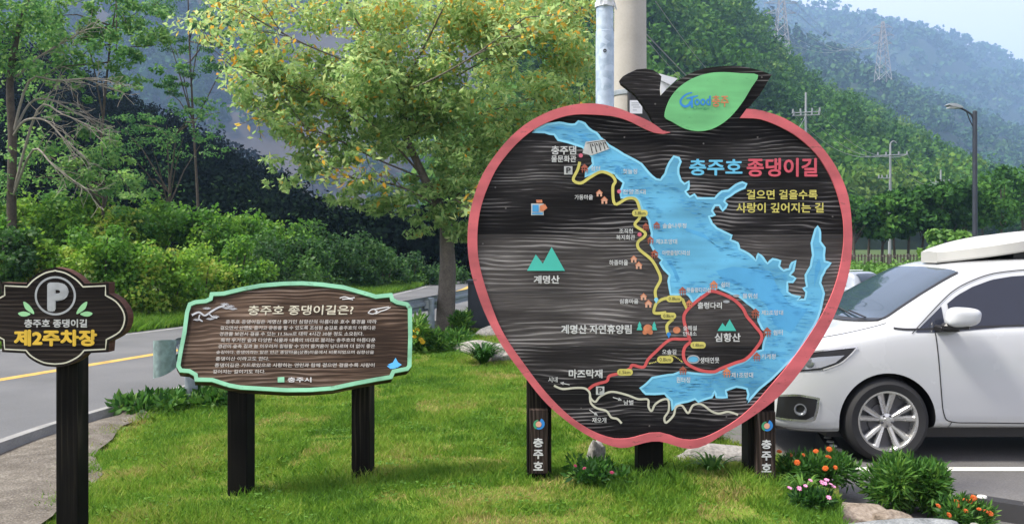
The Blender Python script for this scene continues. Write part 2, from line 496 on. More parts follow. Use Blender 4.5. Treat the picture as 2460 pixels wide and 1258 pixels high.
M['grass'] = leafmat('grass_blades', [(0, (.07, .17, .02)), (.35, (.145, .30, .028)), (.65, (.27, .39, .05)), (1, (.44, .36, .14))], .4)
# ------------------------------------------------------------------ signs: flat painted work lies in thin layers on its board
class Board:
    """a flat board standing in the scene; its painted outlines are given in photo pixels and laid on it"""
    def __init__(self, o, n):
        self.o = Vector(o); self.n = Vector(n).normalized()
    def P(self, px, py, off=0.0):
        d = Vector(((px - CX) / F, 1.0, (HZ - py) / F))
        c = Vector((0, 0, CAMZ))
        t = (self.o - c).dot(self.n) / d.dot(self.n)
        return c + d * t + self.n * off
    def poly(self, mb, pts, off, mi=0):
        mb.poly([self.P(x, y, off) for x, y in pts], mi)
    def solid(self, mb, pts, off, th, mi=0, ms=None):
        mb.prism([self.P(x, y, off) for x, y in pts], -self.n * th, mi, ms)
    def ribbon(self, mb, path, w, off, th=0.0, closed=False, mi=0):
        p = np.array(path, float)
        n = len(p)
        if closed:
            t = np.roll(p, -1, 0) - np.roll(p, 1, 0)
        else:
            t = np.gradient(p, axis=0)
        t = unit(t)
        nr = np.stack([-t[:, 1], t[:, 0]], 1)
        ww = np.array(w if hasattr(w, '__len__') else [w] * n)[:, None] / 2
        a = p + nr * ww; b = p - nr * ww
        vs = [self.P(x, y, off) for x, y in a] + [self.P(x, y, off) for x, y in b]
        m = n if closed else n - 1
        fs = [(i, (i + 1) % n, n + (i + 1) % n, n + i) for i in range(m)]
        if th > 0:
            vs += [v - self.n * th for v in vs]
            k = 2 * n
            fs += [(i, (i + 1) % n, k + (i + 1) % n, k + i) for i in range(m)]
            fs += [(n + i, n + (i + 1) % n, k + n + (i + 1) % n, k + n + i) for i in range(m)]
            if not closed:
                fs += [(0, n, k + n, k), (n - 1, 2 * n - 1, k + 2 * n - 1, k + n - 1)]
        mb.add(vs, fs, mi)
    def text(self, mb, s, box, off, bold=.02, mi=0, slant=0.0):
        """lettering filling the pixel box (x0,y0,x1,y1), or a corner quad (tl,tr,br,bl)"""
        vs, fs = glyphs(s, 0.0)
        v0 = np.array(vs)
        lo = v0.min(0) - bold; hi = v0.max(0) + bold
        if len(box) == 4 and not hasattr(box[0], '__len__'):
            x0, y0, x1, y1 = box
            box = ((x0, y0), (x1, y0), (x1, y1), (x0, y1))
        q = np.array(box, float)
        # heavier strokes: the same outline laid again a little to each side, a hair higher each time
        sh = [(0, 0)] if bold < .004 else [(-bold, 0), (bold, 0), (0, bold), (0, -bold)] + ([(-bold*.7, bold*.7), (bold*.7, -bold*.7), (bold*.7, bold*.7), (-bold*.7, -bold*.7)] if bold > .022 else [])
        for k, d in enumerate(sh):
            v = v0 + np.array(d)
            u = (v[:, 0] - lo[0]) / (hi[0] - lo[0]); w = (v[:, 1] - lo[1]) / (hi[1] - lo[1])
            top = q[0] + (q[1] - q[0]) * u[:, None]; bot = q[3] + (q[2] - q[3]) * u[:, None]
            p = bot + (top - bot) * w[:, None]
            p[:, 0] += slant * (w - .5)
            mb.add([self.P(x, y, off + k * .0003) for x, y in p], fs, mi)
    def disc(self, mb, px, py, r, off, mi=0, ry=None, n=20):
        ry = ry or r
        self.poly(mb, [(px + r * math.cos(2 * math.pi * k / n), py + ry * math.sin(2 * math.pi * k / n)) for k in range(n)], off, mi)
    def pill(self, mb, x0, y0, x1, y1, off, mi=0):
        r = (y1 - y0) / 2; c = (y0 + y1) / 2
        p = [(x1 - r + r * math.cos(a), c + r * math.sin(a)) for a in np.linspace(-math.pi / 2, math.pi / 2, 8)]
        p += [(x0 + r - r * math.cos(a), c - r * math.sin(a)) for a in np.linspace(-math.pi / 2, math.pi / 2, 8)]
        self.poly(mb, p, off, mi)

_gl = {}
def glyphs(s, bold):
    k = (s, bold)
    if k not in _gl:
        cu = bpy.data.curves.new('lettering', 'FONT')
        cu.body = s; cu.size = 1.0; cu.offset = bold; cu.resolution_u = 3
        ob = bpy.data.objects.new('lettering', cu)
        me = bpy.data.meshes.new_from_object(ob)
        _gl[k] = ([(v.co.x, v.co.y) for v in me.vertices], [tuple(p.vertices) for p in me.polygons])
        bpy.data.objects.remove(ob); bpy.data.curves.remove(cu); bpy.data.meshes.remove(me)
    return _gl[k]

# ---- the big apple-shaped map sign
AD = 6.5
B = Board((0, AD, 0), (0, -1, 0))
apple = thing('map_sign', 'tall apple-shaped wooden map board with red rim and green leaf on dark posts', 'map sign', gnd(1566, 592 + CAMZ * F / AD))
rimL_out = [(1609.5,318.4),(1589,313.5),(1573,300),(1551,288),(1521.6,275.7),(1492,263),(1470,257),(1440,250.5),(1399,249.5),(1361.6,255.4),(1324,266.6),(1286.8,284),(1257,303),(1223,332.8),(1193.4,368),(1167,405.6),(1148.6,443),(1135.5,484),(1126,529),(1123.3,566),(1124.2,602),(1129.7,644),(1142,689.5),(1159.4,738.4),(1180.4,784),(1205,828),(1236,872),(1268,914),(1300,954),(1332,986),(1384,1027),(1428,1053),(1472,1070.5),(1503.4,1074),(1538,1064),(1568,1058),(1591,1059.5),(1620,1068),(1644,1075),(1670,1075),(1700,1064),(1737.5,1040.5),(1796,1006),(1854,964),(1889,931),(1929,880),(1966,825),(1995,774),(2017,723),(2031.8,679),(2042,631.4),(2045.7,577),(2044.5,540),(2042,508),(2035.5,469),(2021,429),(1999,388.7),(1973,354),(1944,324.7),(1911,301),(1878,282.6),(1845,271),(1816,264),(1792,262.5)]
rim_in = [(1609,319.5),(1589,323),(1567.6,319),(1540.5,306.8),(1513.5,293),(1481,282),(1448.6,277.8),(1416,276),(1391,275.6),(1361.6,279),(1331.7,288),(1302,301),(1272,319),(1242,345),(1216,374),(1193,405.6),(1176.6,439),(1161.7,476.6),(1152,514),(1147.5,551),(1147,589),(1150,625),(1161,672),(1180.4,731.5),(1201.4,784),(1226,826),(1257,870),(1294,920),(1333,965),(1377,1005),(1425,1034.7),(1468.6,1050.5),(1497.6,1052),(1521,1049),(1550,1040.5),(1577,1036.5),(1606,1042),(1632,1052),(1661.5,1055),(1690.7,1049),(1723,1034.6),(1766.8,1008),(1808.7,972),(1841.6,935),(1882,887.5),(1918.5,840),(1951,792),(1977,748.5),(1999,701),(2015,650),(2024.5,595),(2026,550),(2022.7,516.7),(2013.5,476.5),(2000.7,440),(1980.6,401.5),(1958.7,370),(1933,344.8),(1907.5,324.7),(1878,308),(1845,293.6),(1816,285.6),(1775.8,284.5)]
ro = smooth_path(rimL_out, 3); ri = smooth_path(rim_in, 3)
# board outline: apple plus stem and leaf backing
stem_leaf = [(1792,262.5),(1800,257),(1824,230),(1843,198.6),(1854,180),(1836,173),(1819,167.5),(1798,162.5),(1778,159.5),(1758,158.6),(1738,159),(1717,161),(1697,163.5),(1676,169),(1657,177),(1643,185),(1630,193),(1614,204),(1600,216),(1586.5,230),(1585,215),(1589,184),(1581,176),(1570,169),(1551,165),(1530,167),(1508,177),(1496,184),(1489.5,192),(1493,201),(1511,215),(1527,228),(1543,249),(1559.5,273),(1573,299)]
outline = [tuple(p) for p in ro[9:]] + stem_leaf[1:]
mb = MB(); B.solid(mb, outline, 0, .07)
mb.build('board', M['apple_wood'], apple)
# joints between the boards, and the screws that hold them
oa = np.array(outline)
for yy in (437, 569, 702, 832, 946):
    xs_ = [oa[i][0] + (yy - oa[i][1]) / (oa[(i+1) % len(oa)][1] - oa[i][1]) * (oa[(i+1) % len(oa)][0] - oa[i][0]) for i in range(len(oa)) if (oa[i][1] - yy) * (oa[(i+1) % len(oa)][1] - yy) < 0]
    mb = MB(); B.ribbon(mb, [(x, yy + .4 * math.sin(x * .05)) for x in np.linspace(min(xs_) + 2, max(xs_) - 2, 40)], 1.5, .0012); mb.build('board_joint', M['black'], apple)
mb = MB()
for x, y in ((1160,585),(1174,688),(1215,500),(1190,450),(2000,520),(2012,640),(1992,690),(1560,1022),(1300,935),(1838,905),(1900,820),(1500,330),(1690,345),(1820,330),(1396,980),(1745,1000),(1574,250),(1830,186)):
    mb = MB(); B.disc(mb, x, y, 2.2, .0016, n=10); mb.build('screw', M['screw'], apple)
mb = MB()
n = 140
def resamp(p, n):
    p = np.array(p); d = np.r_[0, np.cumsum(np.linalg.norm(np.diff(p, axis=0), axis=1))]; s = np.linspace(0, d[-1], n)
    return np.stack([np.interp(s, d, p[:, 0]), np.interp(s, d, p[:, 1])], 1)
# pair every outer point with the nearest inner one, going round in order
oo = resamp(ro, n); ii = resamp(ri, 900)
j = 0; pair = []
for k, p in enumerate(oo):
    w = ii[j:j + 40]
    q = int(np.argmin(np.linalg.norm(w - p, axis=1))) + j
    j = max(j, q); pair.append(ii[j])
pair[0] = ri[0]; pair[-1] = ri[-1]
pair = np.array(pair)
vs = [B.P(x, y, .016) for x, y in oo] + [B.P(x, y, .016) for x, y in pair] + [B.P(x, y, .0) for x, y in oo] + [B.P(x, y, .0) for x, y in pair]
fs = []
for i in range(n - 1):
    fs += [(i, i + 1, n + i + 1, n + i), (i, i + 1, 2 * n + i + 1, 2 * n + i), (n + i, n + i + 1, 3 * n + i + 1, 3 * n + i)]
mb.add(vs, fs)
mb.build('rim', M['red'], apple)
# green leaf panel with its writing
leaf = smooth_loop([(1820,181.6),(1778,177.3),(1738,174.5),(1702.7,177),(1670,186.5),(1643,201),(1621.6,220),(1605,246),(1596,281),(1613.5,293),(1638,307),(1662,314.5),(1686.5,315.5),(1711,310),(1738,295),(1762,273),(1784,244.6),(1803,213)], 3)
mb = MB(); B.solid(mb, [tuple(p) for p in leaf], .014, .0138)
lf = mb.build('leaf', M['leaf_green'], apple)
mb = MB()
arc = smooth_path([(1662,224),(1652,226),(1641,233),(1634,243),(1636,252),(1645,257),(1654,253),(1659,245)], 4)
B.ribbon(mb, arc, np.linspace(3, 7, len(arc)), .018)
B.ribbon(mb, [(1648,238),(1661,235),(1676,231)], [3, 5, 2], .0184); B.ribbon(mb, [(1661,236),(1661,260)], 5, .0188)
B.text(mb, 'ood', (1667, 231, 1706, 255), .018, .025)
mb.build('emblem_word', M['logo_blue'], lf)
mb = MB(); B.text(mb, '충주', (1709, 230, 1749, 258), .018, .02); mb.build('emblem_name', M['orange'], lf)
mb = MB(); B.text(mb, 'Chungju', (1663, 257, 1702, 266), .018, .0); mb.build('emblem_small_name', M['logo_green'], lf)

# lake
lake_pts = [(1279,316.7),(1294,308.5),(1313,299),(1343,295),(1365,299),(1382,299),(1389.6,291.7),(1404.6,297),(1412,306.6),(1432.6,319.7),(1442,331.6),(1462.5,349.6),(1485,362.7),(1511,377.6),(1541,394.4),(1559.6,416.8),(1576,431),(1587,432.6),(1598,418),(1607.5,392),(1618.5,376),(1631,379.6),(1635,389),(1629.5,403),(1629.5,418),(1635,434),(1644,442),(1655,436),(1653,454.6),(1646,460),(1657,473),(1668,467),(1675,476.5),(1717,476.5),(1734,460),(1750,458),(1768.5,443.6),(1783,438),(1793,442),(1788.6,451),(1765,462),(1743,476.5),(1739,484),(1746.5,491),(1735.6,506),(1728,493),(1717,493),(1710,506),(1717,517),(1702.6,520),(1710,537),(1721,548),(1757.5,565.6),(1754,576.6),(1772,584),(1776,598.5),(1798,609.5),(1816,626),(1821.5,609.5),(1832.5,618.6),(1843.5,633),(1856,622),(1874.5,626),(1871,639),(1882,650),(1896.5,646),(1902,631.4),(1911,626),(1905.6,650),(1896.5,660.7),(1911,668),(1904,677),(1891,677),(1891,701),(1900,708),(1922,712),(1915,721),(1933,719),(1936.7,701),(1929.4,692),(1938.6,688),(1935,660.7),(1947.7,638.8),(1953,613),(1949.5,584),(1958.7,551),(1964,543.7),(1969.7,558),(1969.7,580),(1980.6,595),(1978.8,613),(1980.6,628),(1995,631.4),(1982.5,646),(1973,664.4),(1969.7,679),(1978.8,704.6),(1971.5,741),(1955,781.4),(1925.8,829),(1889,873),(1852.6,909.4),(1794,966),(1797.7,946),(1794,933),(1768.5,927.7),(1743,937),(1746.5,953),(1721,953),(1717,938.7),(1710,953),(1677,964),(1669.7,957),(1637,966),(1624,970),(1615,984),(1613,960.6),(1596.6,944),(1551,945),(1538,932),(1567,906.7),(1604,900),(1633,893),(1669.7,896.6),(1706,898.4),(1735.6,891),(1765,876.5),(1798,862),(1816,843.6),(1832.5,840),(1836,818),(1843.5,803),(1830.7,788.7),(1821.5,770.4),(1823,752),(1808.7,737.5),(1794,726.5),(1776,712),(1757.5,704.6),(1724.6,690),(1706,701),(1680.7,708),(1666,726.5),(1658.8,713.7),(1647.8,704.6),(1611,706.4),(1605.7,675),(1609,660.7),(1594.7,646),(1585.6,631.4),(1591,624),(1573,605),(1563.7,587.5),(1566,560),(1559.6,529),(1544.7,506.5),(1537,484),(1526,473),(1492,474.8),(1490.5,458),(1498,439),(1483,426),(1477.4,416.8),(1458.7,411),(1436,413),(1404.6,424),(1412,408),(1425,394.4),(1423,377.6),(1399,353),(1365,342),(1352,339),(1341,336.5),(1331.7,323.4),(1309,318)]
rr = np.random.default_rng(5)
lp = []
for a, b in zip(lake_pts, lake_pts[1:] + lake_pts[:1]):
    lp.append(a)
    L = math.dist(a, b)
    if L > 14:
        m_ = ((a[0] + b[0]) / 2 + rr.normal() * L * .03, (a[1] + b[1]) / 2 + rr.normal() * L * .03)
        lp.append(m_)
mb = MB(); B.poly(mb, lp, .0025)
lake = mb.build('lake', M['lake'], apple)
def inside(p, poly):
    x, y = p; c = False; k = len(poly) - 1
    for i in range(len(poly)):
        xi, yi = poly[i]; xj, yj = poly[k]
        if (yi > y) != (yj > y) and x < (xj - xi) * (y - yi) / (yj - yi) + xi: c = not c
        k = i
    return c
# pale shoreline, deeper open water and short ripple strokes along the shores
mb = MB(); B.ribbon(mb, [((a[0]), (a[1])) for a in lp], 5.5, .0035, closed=True)
mb.build('shoreline', M['lake_pale'], lake)
mb = MB()
tries = 0; made = 0
la = np.array(lp)
while made < 620 and tries < 12000:
    tries += 1
    x = rr.uniform(1285, 1985); y = rr.uniform(295, 975)
    if not inside((x, y), lp): continue
    d = np.min(np.linalg.norm(la - (x, y), axis=1))
    if d < 8 or d > 34: continue
    L = rr.uniform(8, 26)
    if not (inside((x - L / 2 - 5, y), lp) and inside((x + L / 2 + 5, y), lp)): continue
    y = round(y / 3.4) * 3.4
    B.ribbon(mb, [(x - L / 2, y), (x - L * .1, y + rr.normal() * .5), (x + L / 2, y + rr.normal() * .6)], [.4, 1.5, .5], .0045)
    made += 1
mb.build('ripples', M['lake_deep'], lake)
mb = MB()
for pts in ([(1330,305),(1352,303),(1362,309),(1340,312)], [(1375,318),(1400,322),(1428,345),(1410,338)], [(1640,545),(1690,560),(1720,590),(1740,600),(1700,575),(1650,556)],
            [(1720,650),(1760,640),(1850,650),(1868,690),(1900,735),(1940,742),(1900,800),(1860,780),(1840,730),(1790,690),(1735,672)],
            [(1600,625),(1612,627),(1624,648),(1633,672),(1626,676),(1616,650)], [(1958,640),(1968,622),(1972,640),(1962,668),(1955,690)]):
    mb = MB(); B.poly(mb, pts, .003); mb.build('deep_water', M['lake_mid'], lake)

# trails and roads
def trail(name, pts, w, mat, off, n=5):
    mb = MB(); B.ribbon(mb, smooth_path(pts, n), w, off, .0); return mb.build(name, mat, apple)
trail('yellow_trail', [(1392.6,389),(1387.7,407.5),(1377,431.8),(1395,440),(1417.6,426),(1443.8,413),(1468,420.6),(1478,435.5),(1472,450.5),(1477,490),(1505.5,477),(1526,478.5),(1535,497),(1537,521.5),(1525,540),(1548,557),(1548,568),(1532.6,581),(1535,598),(1563.4,622),(1578,645),(1586.5,670),(1574,697),(1576.5,719)], 7, M['yellow'], .006)
trail('yellow_trail', [(1576.5,727.5),(1596.6,716.6),(1635,717),(1643,727.5),(1651.4,744)], 7, M['yellow'], .006)
trail('yellow_trail', [(1577,727),(1571.5,740),(1573,751.5),(1600,750)], 7, M['yellow'], .0062)
trail('yellow_trail', [(1616.7,766),(1602,780.5),(1604,801)], 7, M['yellow'], .006)
trail('red_trail', [(1413.8,934),(1425,925),(1439.4,919.5),(1457.7,914),(1464,902),(1487,895.7),(1512.5,884.7),(1519,876),(1545.4,881),(1556.4,862.8),(1574.6,844.5),(1607.6,816),(1636.8,814),(1658.8,813)], 7, M['trail_red'], .0066)
trail('red_trail', [(1658,818),(1650,795),(1642.5,768),(1646,750),(1666,729),(1695,707),(1713.6,699),(1757.5,716),(1783,739),(1794,759.5),(1812.4,781.4),(1830,809),(1812.4,840),(1790.4,862),(1765,871),(1732,884),(1713.6,892),(1680.7,888),(1651.4,873),(1641.5,854.6),(1645,833),(1660,820)], 7.5, M['trail_red'], .0070)
trail('cream_road', [(1330.7,925),(1351,933),(1380.5,930.7),(1404,931.6),(1415.6,941),(1419,955.6),(1430,964),(1442,951),(1468,940),(1503.4,946.8),(1532.7,957.5),(1556,958.5),(1557.6,976),(1565,986),(1573.7,970),(1591,959),(1605,960),(1606,985),(1596,1002),(1600,1014),(1617.6,996.6),(1623.4,977),(1638,973),(1652.7,991),(1664.4,972.5),(1685,970),(1708,986),(1726,992),(1749,988),(1772.7,995)], 5, M['cream'], .006)
trail('cream_road', [(1417,950),(1419.5,967),(1433,979),(1456.6,986),(1468,1001),(1483,1005),(1493,1015.6)], 5, M['cream'], .0064)
mb = MB()
for p in smooth_path([(1560,872),(1575,868),(1592,858),(1612,853),(1625,858),(1638,868)], 4): B.disc(mb, p[0], p[1], 1.6, .006, n=8)
mb.build('dotted_trail', M['yellow'], apple)

# distance tags
for s, x0, y0, x1, y1 in (('3.8km',1518,504,1556,520),('0.8km',1600,709,1638,725),('0.8km',1587,750,1624,766),('1.8km',1658,820,1695,836),('0.8km',1578,854,1617,871),('1.5km',1482,885,1520,901)):
    mb = MB(); B.pill(mb, x0, y0, x1, y1, .009)
    t = mb.build('distance_tag', M['yellow'], apple)
    mb = MB(); B.text(mb, s, (x0 + 6, y0 + 4, x1 - 6, y1 - 4), .0115, .0); mb.build('lettering', M['black'], t)
# village houses, pavilions, spots
def house(x, y, s, mat, roof):
    mb = MB()
    B.poly(mb, [(x - s*.8, y + s), (x - s*.8, y - s*.1), (x, y - s), (x + s*.8, y - s*.1), (x + s*.8, y + s), (x + s*.25, y + s), (x + s*.25, y + s*.3), (x - s*.25, y + s*.3), (x - s*.25, y + s)], .010)
    h = mb.build('house_symbol', mat, apple)
    mb = MB(); B.ribbon(mb, [(x - s*.95, y), (x, y - s), (x + s*.95, y)], s*.25, .012); mb.build('roof', roof, h)
for x, y, s in ((1439.5,464,8),(1451.5,481,8.5),(1522,622,8),(1534,637,8.5),(1545.5,712,8),(1557,729,9)):
    house(x, y, s, M['peach'], M['orange'])
def pavilion(x, y, s, mat):
    mb = MB()
    B.poly(mb, [(x - s, y - s*.15), (x - s*.35, y - s*.75), (x - s*.1, y - s*1.05), (x + s*.1, y - s*1.05), (x + s*.35, y - s*.75), (x + s, y - s*.15)], .010)
    B.poly(mb, [(x - s*.9, y + s*.42), (x - s*.9, y + s*.2), (x + s*.9, y + s*.2), (x + s*.9, y + s*.42)], .010)
    for k in (-.62, -.05, .5): B.poly(mb, [(x + s*k, y + s), (x + s*k, y - s*.15), (x + s*(k + .2), y - s*.15), (x + s*(k + .2), y + s)], .0102)
    mb.build('pavilion_symbol', mat, apple)
for x, y, s, m in ((1404,405,10,'rust'),(1484,410,9,'lake_deep'),(1551,545,9,'rust'),(1577,542,9,'rust'),(1562,577,9,'rust'),(1572,610,10,'rust'),(1639,699,10,'rust'),(1714,685,11,'orange'),(1814,752,11,'rust'),(1842,797,11,'rust'),(1817,856,10,'rust'),(1640,889,10,'rust'),(1745,894,11,'orange'),(1655,729,9,'orange')):
    pavilion(x, y, s, M[m])
for x, y, m in ((1395,374,'pink_dot'),(1487,460,'pink_dot'),(1536,563,'pink_dot')):
    mb = MB(); B.disc(mb, x, y, 5, .010); mb.build('spot_symbol', M[m], apple)
for x, y, m in ((1576,722,'lake_pale'),(1606,805,'logo_blue')):
    mb = MB(); B.disc(mb, x, y - 3, 5, .010); B.poly(mb, [(x - 3.6, y - 1), (x + 3.6, y - 1), (x, y + 7)], .0102); mb.build('pin_symbol', M[m], apple)
mb = MB(); B.disc(mb, 1665, 862, 12, .009, ry=7); t = mb.build('pond_symbol', M['lake'], apple)
mb = MB(); B.ribbon(mb, [(1665 + 14*math.cos(a), 862 + 9*math.sin(a)) for a in np.linspace(0, 6.1, 18)], 3, .010, closed=True); mb.build('stone_edge', M['palegrey'], t)
for x, y in ((1744, 724), (1768, 710)):
    mb = MB(); B.disc(mb, x, y, 8, .010, ry=3.4); mb.build('boat_symbol', M['palegrey'], apple)
mb = MB(); B.disc(mb, 1556, 789, 11, .010); B.disc(mb, 1549, 797, 6, .0104); B.disc(mb, 1562, 797, 6, .0104); mb.build('lodge_symbol', M['orange'], apple)
mb = MB(); B.disc(mb, 1625, 792, 9, .010, ry=8); mb.build('guide_post_symbol', M['orange'], apple)
mb = MB()
for x in (1536, 1571): mb = MB(); B.poly(mb, [(x - 7, 792), (x - 3, 782), (x - 5, 782), (x, 771), (x + 5, 782), (x + 3, 782), (x + 7, 792)], .010); mb.build('tree_symbol', M['teal'], apple)
# mountains
for pts in ([(1266,650),(1287,611),(1304,633),(1325,593),(1357,650)], [(1723,794),(1735,775),(1742,784),(1752,766),(1768,794)]):
    mb = MB(); B.poly(mb, pts, .008); mb.build('mountain_symbol', M['teal'], apple)
# parking marks
for x, y in ((1365,409.5),(1441.5,937)):
    mb = MB(); B.poly(mb, [(x - 10, y - 10), (x + 10, y - 10), (x + 10, y + 10), (x - 10, y + 10)], .008)
    t = mb.build('parking_symbol', M['greywhite'], apple)
    mb = MB(); B.text(mb, 'P', (x - 5, y - 7, x + 6, y + 7), .0105, .03); mb.build('lettering', M['black'], t)
# dam drawing
mb = MB(); B.poly(mb, [(1399,368),(1407,341),(1453,335),(1464,358),(1420,374)], .008)
t = mb.build('dam_drawing', M['greywhite'], apple)
mb = MB()
B.ribbon(mb, [(1409,345),(1452,338),(1461,357)], 1.6, .0105)
for x in (1418, 1428, 1438, 1448): B.ribbon(mb, [(x, 346 - (x-1418)*.15), (x + 5, 369 - (x-1418)*.32)], 2, .0105); B.ribbon(mb, [(x + 4, 346 - (x-1418)*.15), (x + 7, 352 - (x-1418)*.2)], 2.6, .0107)
mb.build('dam_outline', M['black'], t)
# map picture of the folk motif near the left edge, as a plain small panel
mb = MB(); B.poly(mb, [(1276,489),(1306,489),(1306,517),(1276,517)], .008); t = mb.build('small_picture', M['greywhite'], apple)
mb = MB(); B.poly(mb, [(1279,492),(1294,492),(1294,509),(1279,509)], .0105); B.poly(mb, [(1278,511),(1304,511),(1304,515),(1278,515)], .0105); mb.build('blue_panel', M['lake_deep'], t)
mb = MB(); B.poly(mb, [(1297,494),(1309,490),(1315,500),(1304,508),(1297,506)], .0107); B.poly(mb, [(1288,480),(1302,480),(1303,487),(1289,487)], .0107); mb.build('orange_panel', M['orange'], t)
# lettering
mb = MB(); B.text(mb, '충주호', (1655, 382, 1783, 422), .008, .028); mb.build('title_lettering', M['title_blue'], apple)
mb = MB(); B.text(mb, '종댕이길', (1793, 380, 1963, 425), .008, .028); mb.build('title_lettering', M['title_red'], apple)
for s, b in (('걸으면 걸을수록', (1793, 456, 1963, 479)), ('사랑이 깊어지는 길', (1768, 487, 1978, 511))):
    mb = MB(); B.text(mb, s, b, .008, .02); mb.build('slogan_line', M['yellow'], apple)
mb = MB()
for s, b, bo in (('충주댐',(1324,351,1384,372),.03),('물문화관',(1324,374,1384,390),.02),('쉼터',(1419,399,1441,411),.01),('첫눌정',(1496,406,1530,418),.01),('전망조대',(1495,455,1550,467),.01),('가동마을',(1380,468,1424,480),.02),
    ('조직현',(1487,549,1520,561),.02),('복지회관',(1480,564,1525,576),.02),('솔숲나루정',(1591,536,1648,548),.015),('제3조망대',(1575,574,1626,586),.015),('하종마을',(1463,624,1508,637),.02),('아랫출렁다리섬',(1590,601,1656,613),.015),
    ('계명산',(1282,661,1344,681),.035),('심흥마을',(1488,717,1533,729),.02),('윗출렁다리섬',(1648,690,1706,702),.015),('쉼터',(1731,677,1751,690),.01),('물위섬',(1783,704,1818,716),.01),('출렁다리',(1675,725,1733,741),.03),('제2조망대',(1828,744,1880,756),.015),
    ('쉼터',(1856,791,1879,804),.015),('숲해설',(1640,781,1673,793),.02),('안내소',(1640,795,1673,806),.02),('심항산',(1716,799,1778,820),.035),('계명산 자연휴양림',(1348,779,1517,801),.035),('오솔길',(1590,838,1624,850),.015),
    ('생태연못',(1681,857,1727,871),.02),('키게정',(1828,849,1862,861),.015),('제1조망대',(1756,893,1808,906),.015),('원터정',(1624,904,1657,918),.01),('마즈막재',(1366,886,1447,907),.035),('시내',(1317,904,1339,917),.015),('남벌',(1498,959,1521,971),.015),('재오개',(1422,1001,1456,1014),.015)):
    mb = MB(); B.text(mb, s, b, .0125, bo * .8); mb.build('place_name', M['white'], apple)
mb = MB()
for a, b in (((1368,923),(1345,918)),((1472,953),(1494,960)),((1416,983),(1436,997))):
    a = np.array(a, float); b = np.array(b, float); d = (b - a) / np.linalg.norm(b - a); nn = np.array([-d[1], d[0]])
    mb = MB(); B.ribbon(mb, [a, b - d * 5], 2.0, .008); B.poly(mb, [tuple(b), tuple(b - d * 9 + nn * 4), tuple(b - d * 9 - nn * 4)], .008); mb.build('arrow_mark', M['white'], apple)
# posts behind the board, and the name plates on the outer two
S = F / AD
def post(x0, x1, ytop, ybot=1160, dy=.075):
    a = B.P(x0, ytop); b = B.P(x1, ybot)
    mb = MB(); w = b.x - a.x
    mb.box(((a.x + b.x) / 2, AD + dy + w / 2, (a.z - .25) / 2), (w, w, a.z + .25), bev=.008)
    return mb.build('post', M['post_wood'], apple)
for x0, x1, yt in ((1266,1326,700),(1536,1598,700),(1804,1869,700)):
    post(x0, x1, yt)
for x0, x1, yt, yb, cx in ((1272,1316,985,1136,1294),(1819,1863,989,1148,1842)):
    pb = Board((0, AD - .004, 0), (0, -1, 0))
    mb = MB(); q = [pb.P(x0, yt), pb.P(x1, yt), pb.P(x1, yb), pb.P(x0, yb)]
    mb.prism(q, (0, .078, 0)); pl = mb.build('name_plate', M['plate_wood'], apple)
    yc = yt + 33
    for nm, mt, a0, a1, r, w in (('logo_swirl','logo_green',2.0,4.6,10,8),('logo_swirl','logo_blue',-1.2,2.4,11,9)):
        mb = MB(); pb.ribbon(mb, [(cx + r*math.cos(a), yc - r*.95*math.sin(-a)) for a in np.linspace(a0, a1, 14)], np.linspace(w, w*.35, 14), .003 if mt == 'logo_blue' else .0036)
        mb.build(nm, M[mt], pl)
    mb = MB(); pb.disc(mb, cx, yc, 7, .0045); mb.build('logo_dot', M['peach'], pl)
    mb = MB()
    for k, s in enumerate('충주호'):
        pb.text(mb, s, (cx - 13, yt + 66 + k * 28, cx + 11, yt + 88 + k * 28), .003, .035)
    mb.build('lettering', M['white'], pl)

# ---- the low leaning board with the explanation
TB = Board((-1.55, 6.28, .95), Vector((.26, -.86, .50)))
info = thing('information_board', 'mint rimmed brown wooden board with white text leaning on two posts', 'information board', gnd(715, 1168))
tb_out = [(505,703.5),(536,702),(581,691),(626.6,682.6),(681,678),(726,677),(771.6,680),(826,687),(876,701),(903,709),(941.6,705),(946,718),(955,723),(980,728),(989,740.6),(990,808.6),(988,881),(980,891),(948,897),(941.6,910.6),(903,917),(853,926.5),(799,938),(744.4,942),(690,942.5),(626.6,939),(577,936),(549.6,931),(509,918),(468,917),(466,904),(454,897),(432,895),(423.6,881),(429.5,845),(438.5,799.6),(445,750),(452,729),(468,722.5),(493,720),(502,716)]
mb = MB(); TB.solid(mb, tb_out, 0, .062)
mb.build('board', M['board_wood'], info)
po = np.array(tb_out, float)
# inset the outline to make the raised rim
def inset(p, d):
    m = len(p); out = []
    area = sum(p[i][0] * p[(i + 1) % m][1] - p[(i + 1) % m][0] * p[i][1] for i in range(m))
    sgn = 1 if area > 0 else -1
    for i in range(m):
        a, b, c = p[i - 1], p[i], p[(i + 1) % m]
        e1 = (b - a) / np.linalg.norm(b - a); e2 = (c - b) / np.linalg.norm(c - b)
        n1 = np.array([-e1[1], e1[0]]); n2 = np.array([-e2[1], e2[0]])
        nn = n1 + n2; nn = nn / max(np.linalg.norm(nn), .3)
        out.append(b + sgn * nn * d / max(.6, nn.dot(n1)))
    return np.array(out)
pi_ = inset(po, 9.5)
n = len(po)
vs = [TB.P(x, y, .014) for x, y in po] + [TB.P(x, y, .014) for x, y in pi_] + [TB.P(x, y, 0) for x, y in po] + [TB.P(x, y, 0) for x, y in pi_]
fs = []
for i in range(n):
    k = (i + 1) % n
    fs += [(i, k, n + k, n + i), (i, k, 2*n + k, 2*n + i), (n + i, n + k, 3*n + k, 3*n + i)]
mb = MB(); mb.add(vs, fs); mb.build('rim', M['mint'], info)
mb = MB(); TB.text(mb, '충주호 종댕이길은?', ((597,734),(850,733),(848,756),(595,757)), .004, .014); mb.build('title_lettering', M['dull_cream'], info)
mb = MB()
